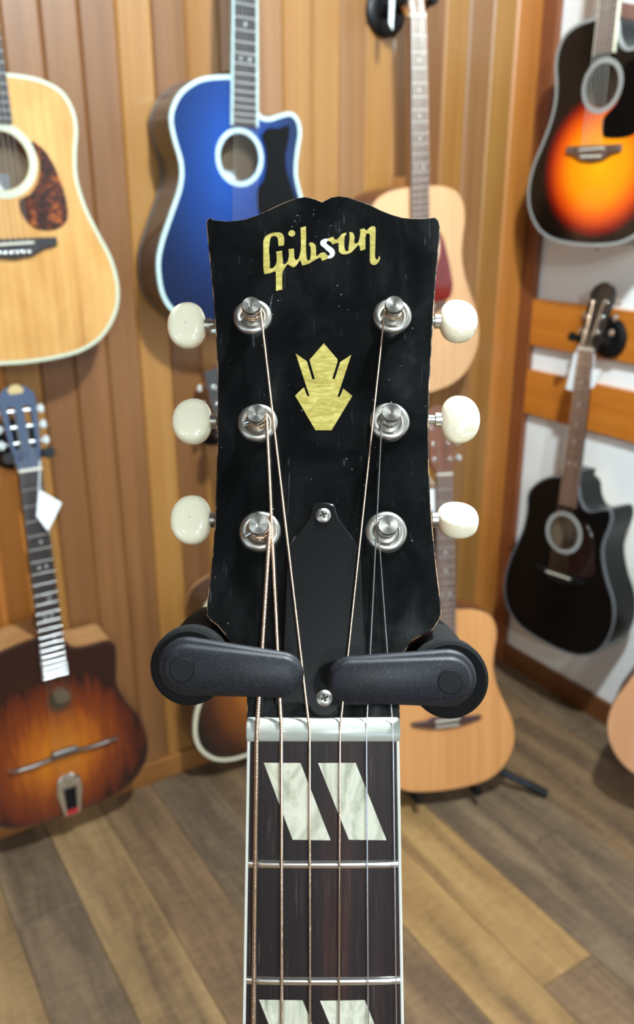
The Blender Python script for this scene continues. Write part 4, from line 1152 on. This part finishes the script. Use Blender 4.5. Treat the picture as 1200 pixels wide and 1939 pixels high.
for sg, c0, r0, c1, r1, cap, pad in ((-1, (-37.0, 23.4), 7.9, (-11.5, 21.1), 6.1, (-37.9, 23.2), (-37.0, 22.7)), (1, (33.65, 20.2), 7.75, (7.4, 19.75), 6.2, (33.8, 20.0), (34.75, 19.06))):
    pm_ = MB().lathe([(r * .001, z * .001) for r, z in ((2.5, 9.0), (9.8, 9.0), (10.7, 8.2), (10.9, 6.0), (10.9, 2.0), (10.2, .4), (8.6, -1.0), (8.5, -20), (9.6, -25), (10.6, -30), (10.9, -44), (9.8, -47), (6, -48), (6, -62))], 40, T=TR(pad[0] * .001, pad[1] * .001, 0))
    padO = sbuild(pm_, 'arm_pad', 'foam')
    lev = MB().prism(mm(capsule(c0, r0, c1, r1)), .0092, .0128, ch=.0010, ch0=.0008)
    lev.prism(mm(capsule(c0, r0 - 1.5, c1, r1 - .35)), .0126, .0152, ch=.0011)
    lo = sbuild(lev, 'lever', 'grip', angle=60)
    MB().lathe([(r * .001, z * .001) for r, z in ((3.45, 15.15), (3.45, 15.2), (3.35, 15.2), (3.35, 15.02))], 36, T=TR(cap[0] * .001, cap[1] * .001, 0), cap=False).build('cap_groove', M['cap_black'], lo)
    MB().lathe([(r * .001, z * .001) for r, z in ((3.3, 14.8), (3.3, 15.3), (3.1, 15.45), (.05, 15.45))], 36, T=TR(cap[0] * .001, cap[1] * .001, 0)).build('pivot_cap', M['cap_black'], lo)
yk = [(-37.0, 22.7, -58), (-37.0, 21, -74), (-24, 16, -92), (0, 12, -102), (24, 16, -92), (34.75, 18, -74), (34.75, 19.06, -58)]
sbuild(MB().tube(mm(spline(yk, 5, closed=False)), .0075, 14), 'yoke', 'black_metal')
sbuild(MB().tube(mm([(0, 12, -100), (0, 10, -130)]), .012, 16), 'yoke_stem', 'black_plastic')
sbuild(MB().tube(mm([(0, 30, -130), (0, -560, -130)]), .0105, 16), 'upper_pole', 'black_metal')
sbuild(MB().tube(mm([(0, -540, -130), (0, -1190, -130)]), .0135, 16), 'lower_pole', 'black_metal')
sbuild(MB().lathe([(r * .001, z * .001) for r, z in ((15, -24), (18, -18), (18, 18), (15, 24))], 20, T=TR(0, -.545, -.130) @ RX(pi / 2)), 'collar', 'black_plastic')
sbuild(MB().tube(mm([(-90, -760, -112), (0, -760, -128), (90, -760, -112)]), .009, 12), 'body_rest', 'foam')
hubw = GM @ Vector((0, -1.17, -.13)) - base
MB().lathe([(.02, -.04), (.028, -.03), (.028, .03), (.02, .04)], 20, T=Matrix.Translation(hubw)).build('leg_hub', M['black_plastic'], stand)
for a in (32.3 + 60, 32.3 - 60, 32.3 + 180):
    d = Vector((sin(radians(a)), cos(radians(a)), 0))
    f = Vector((hubw.x, hubw.y, .012)) + d * .36
    lg = MB().tube([hubw, f], .0105, 14).build('leg', M['black_metal'], stand)
    v = (f - hubw).normalized()
    MB().tube([f - v * .06, f], .0125, 14).build('rubber_foot', M['black_plastic'], lg)
bpy.context.view_layer.update()
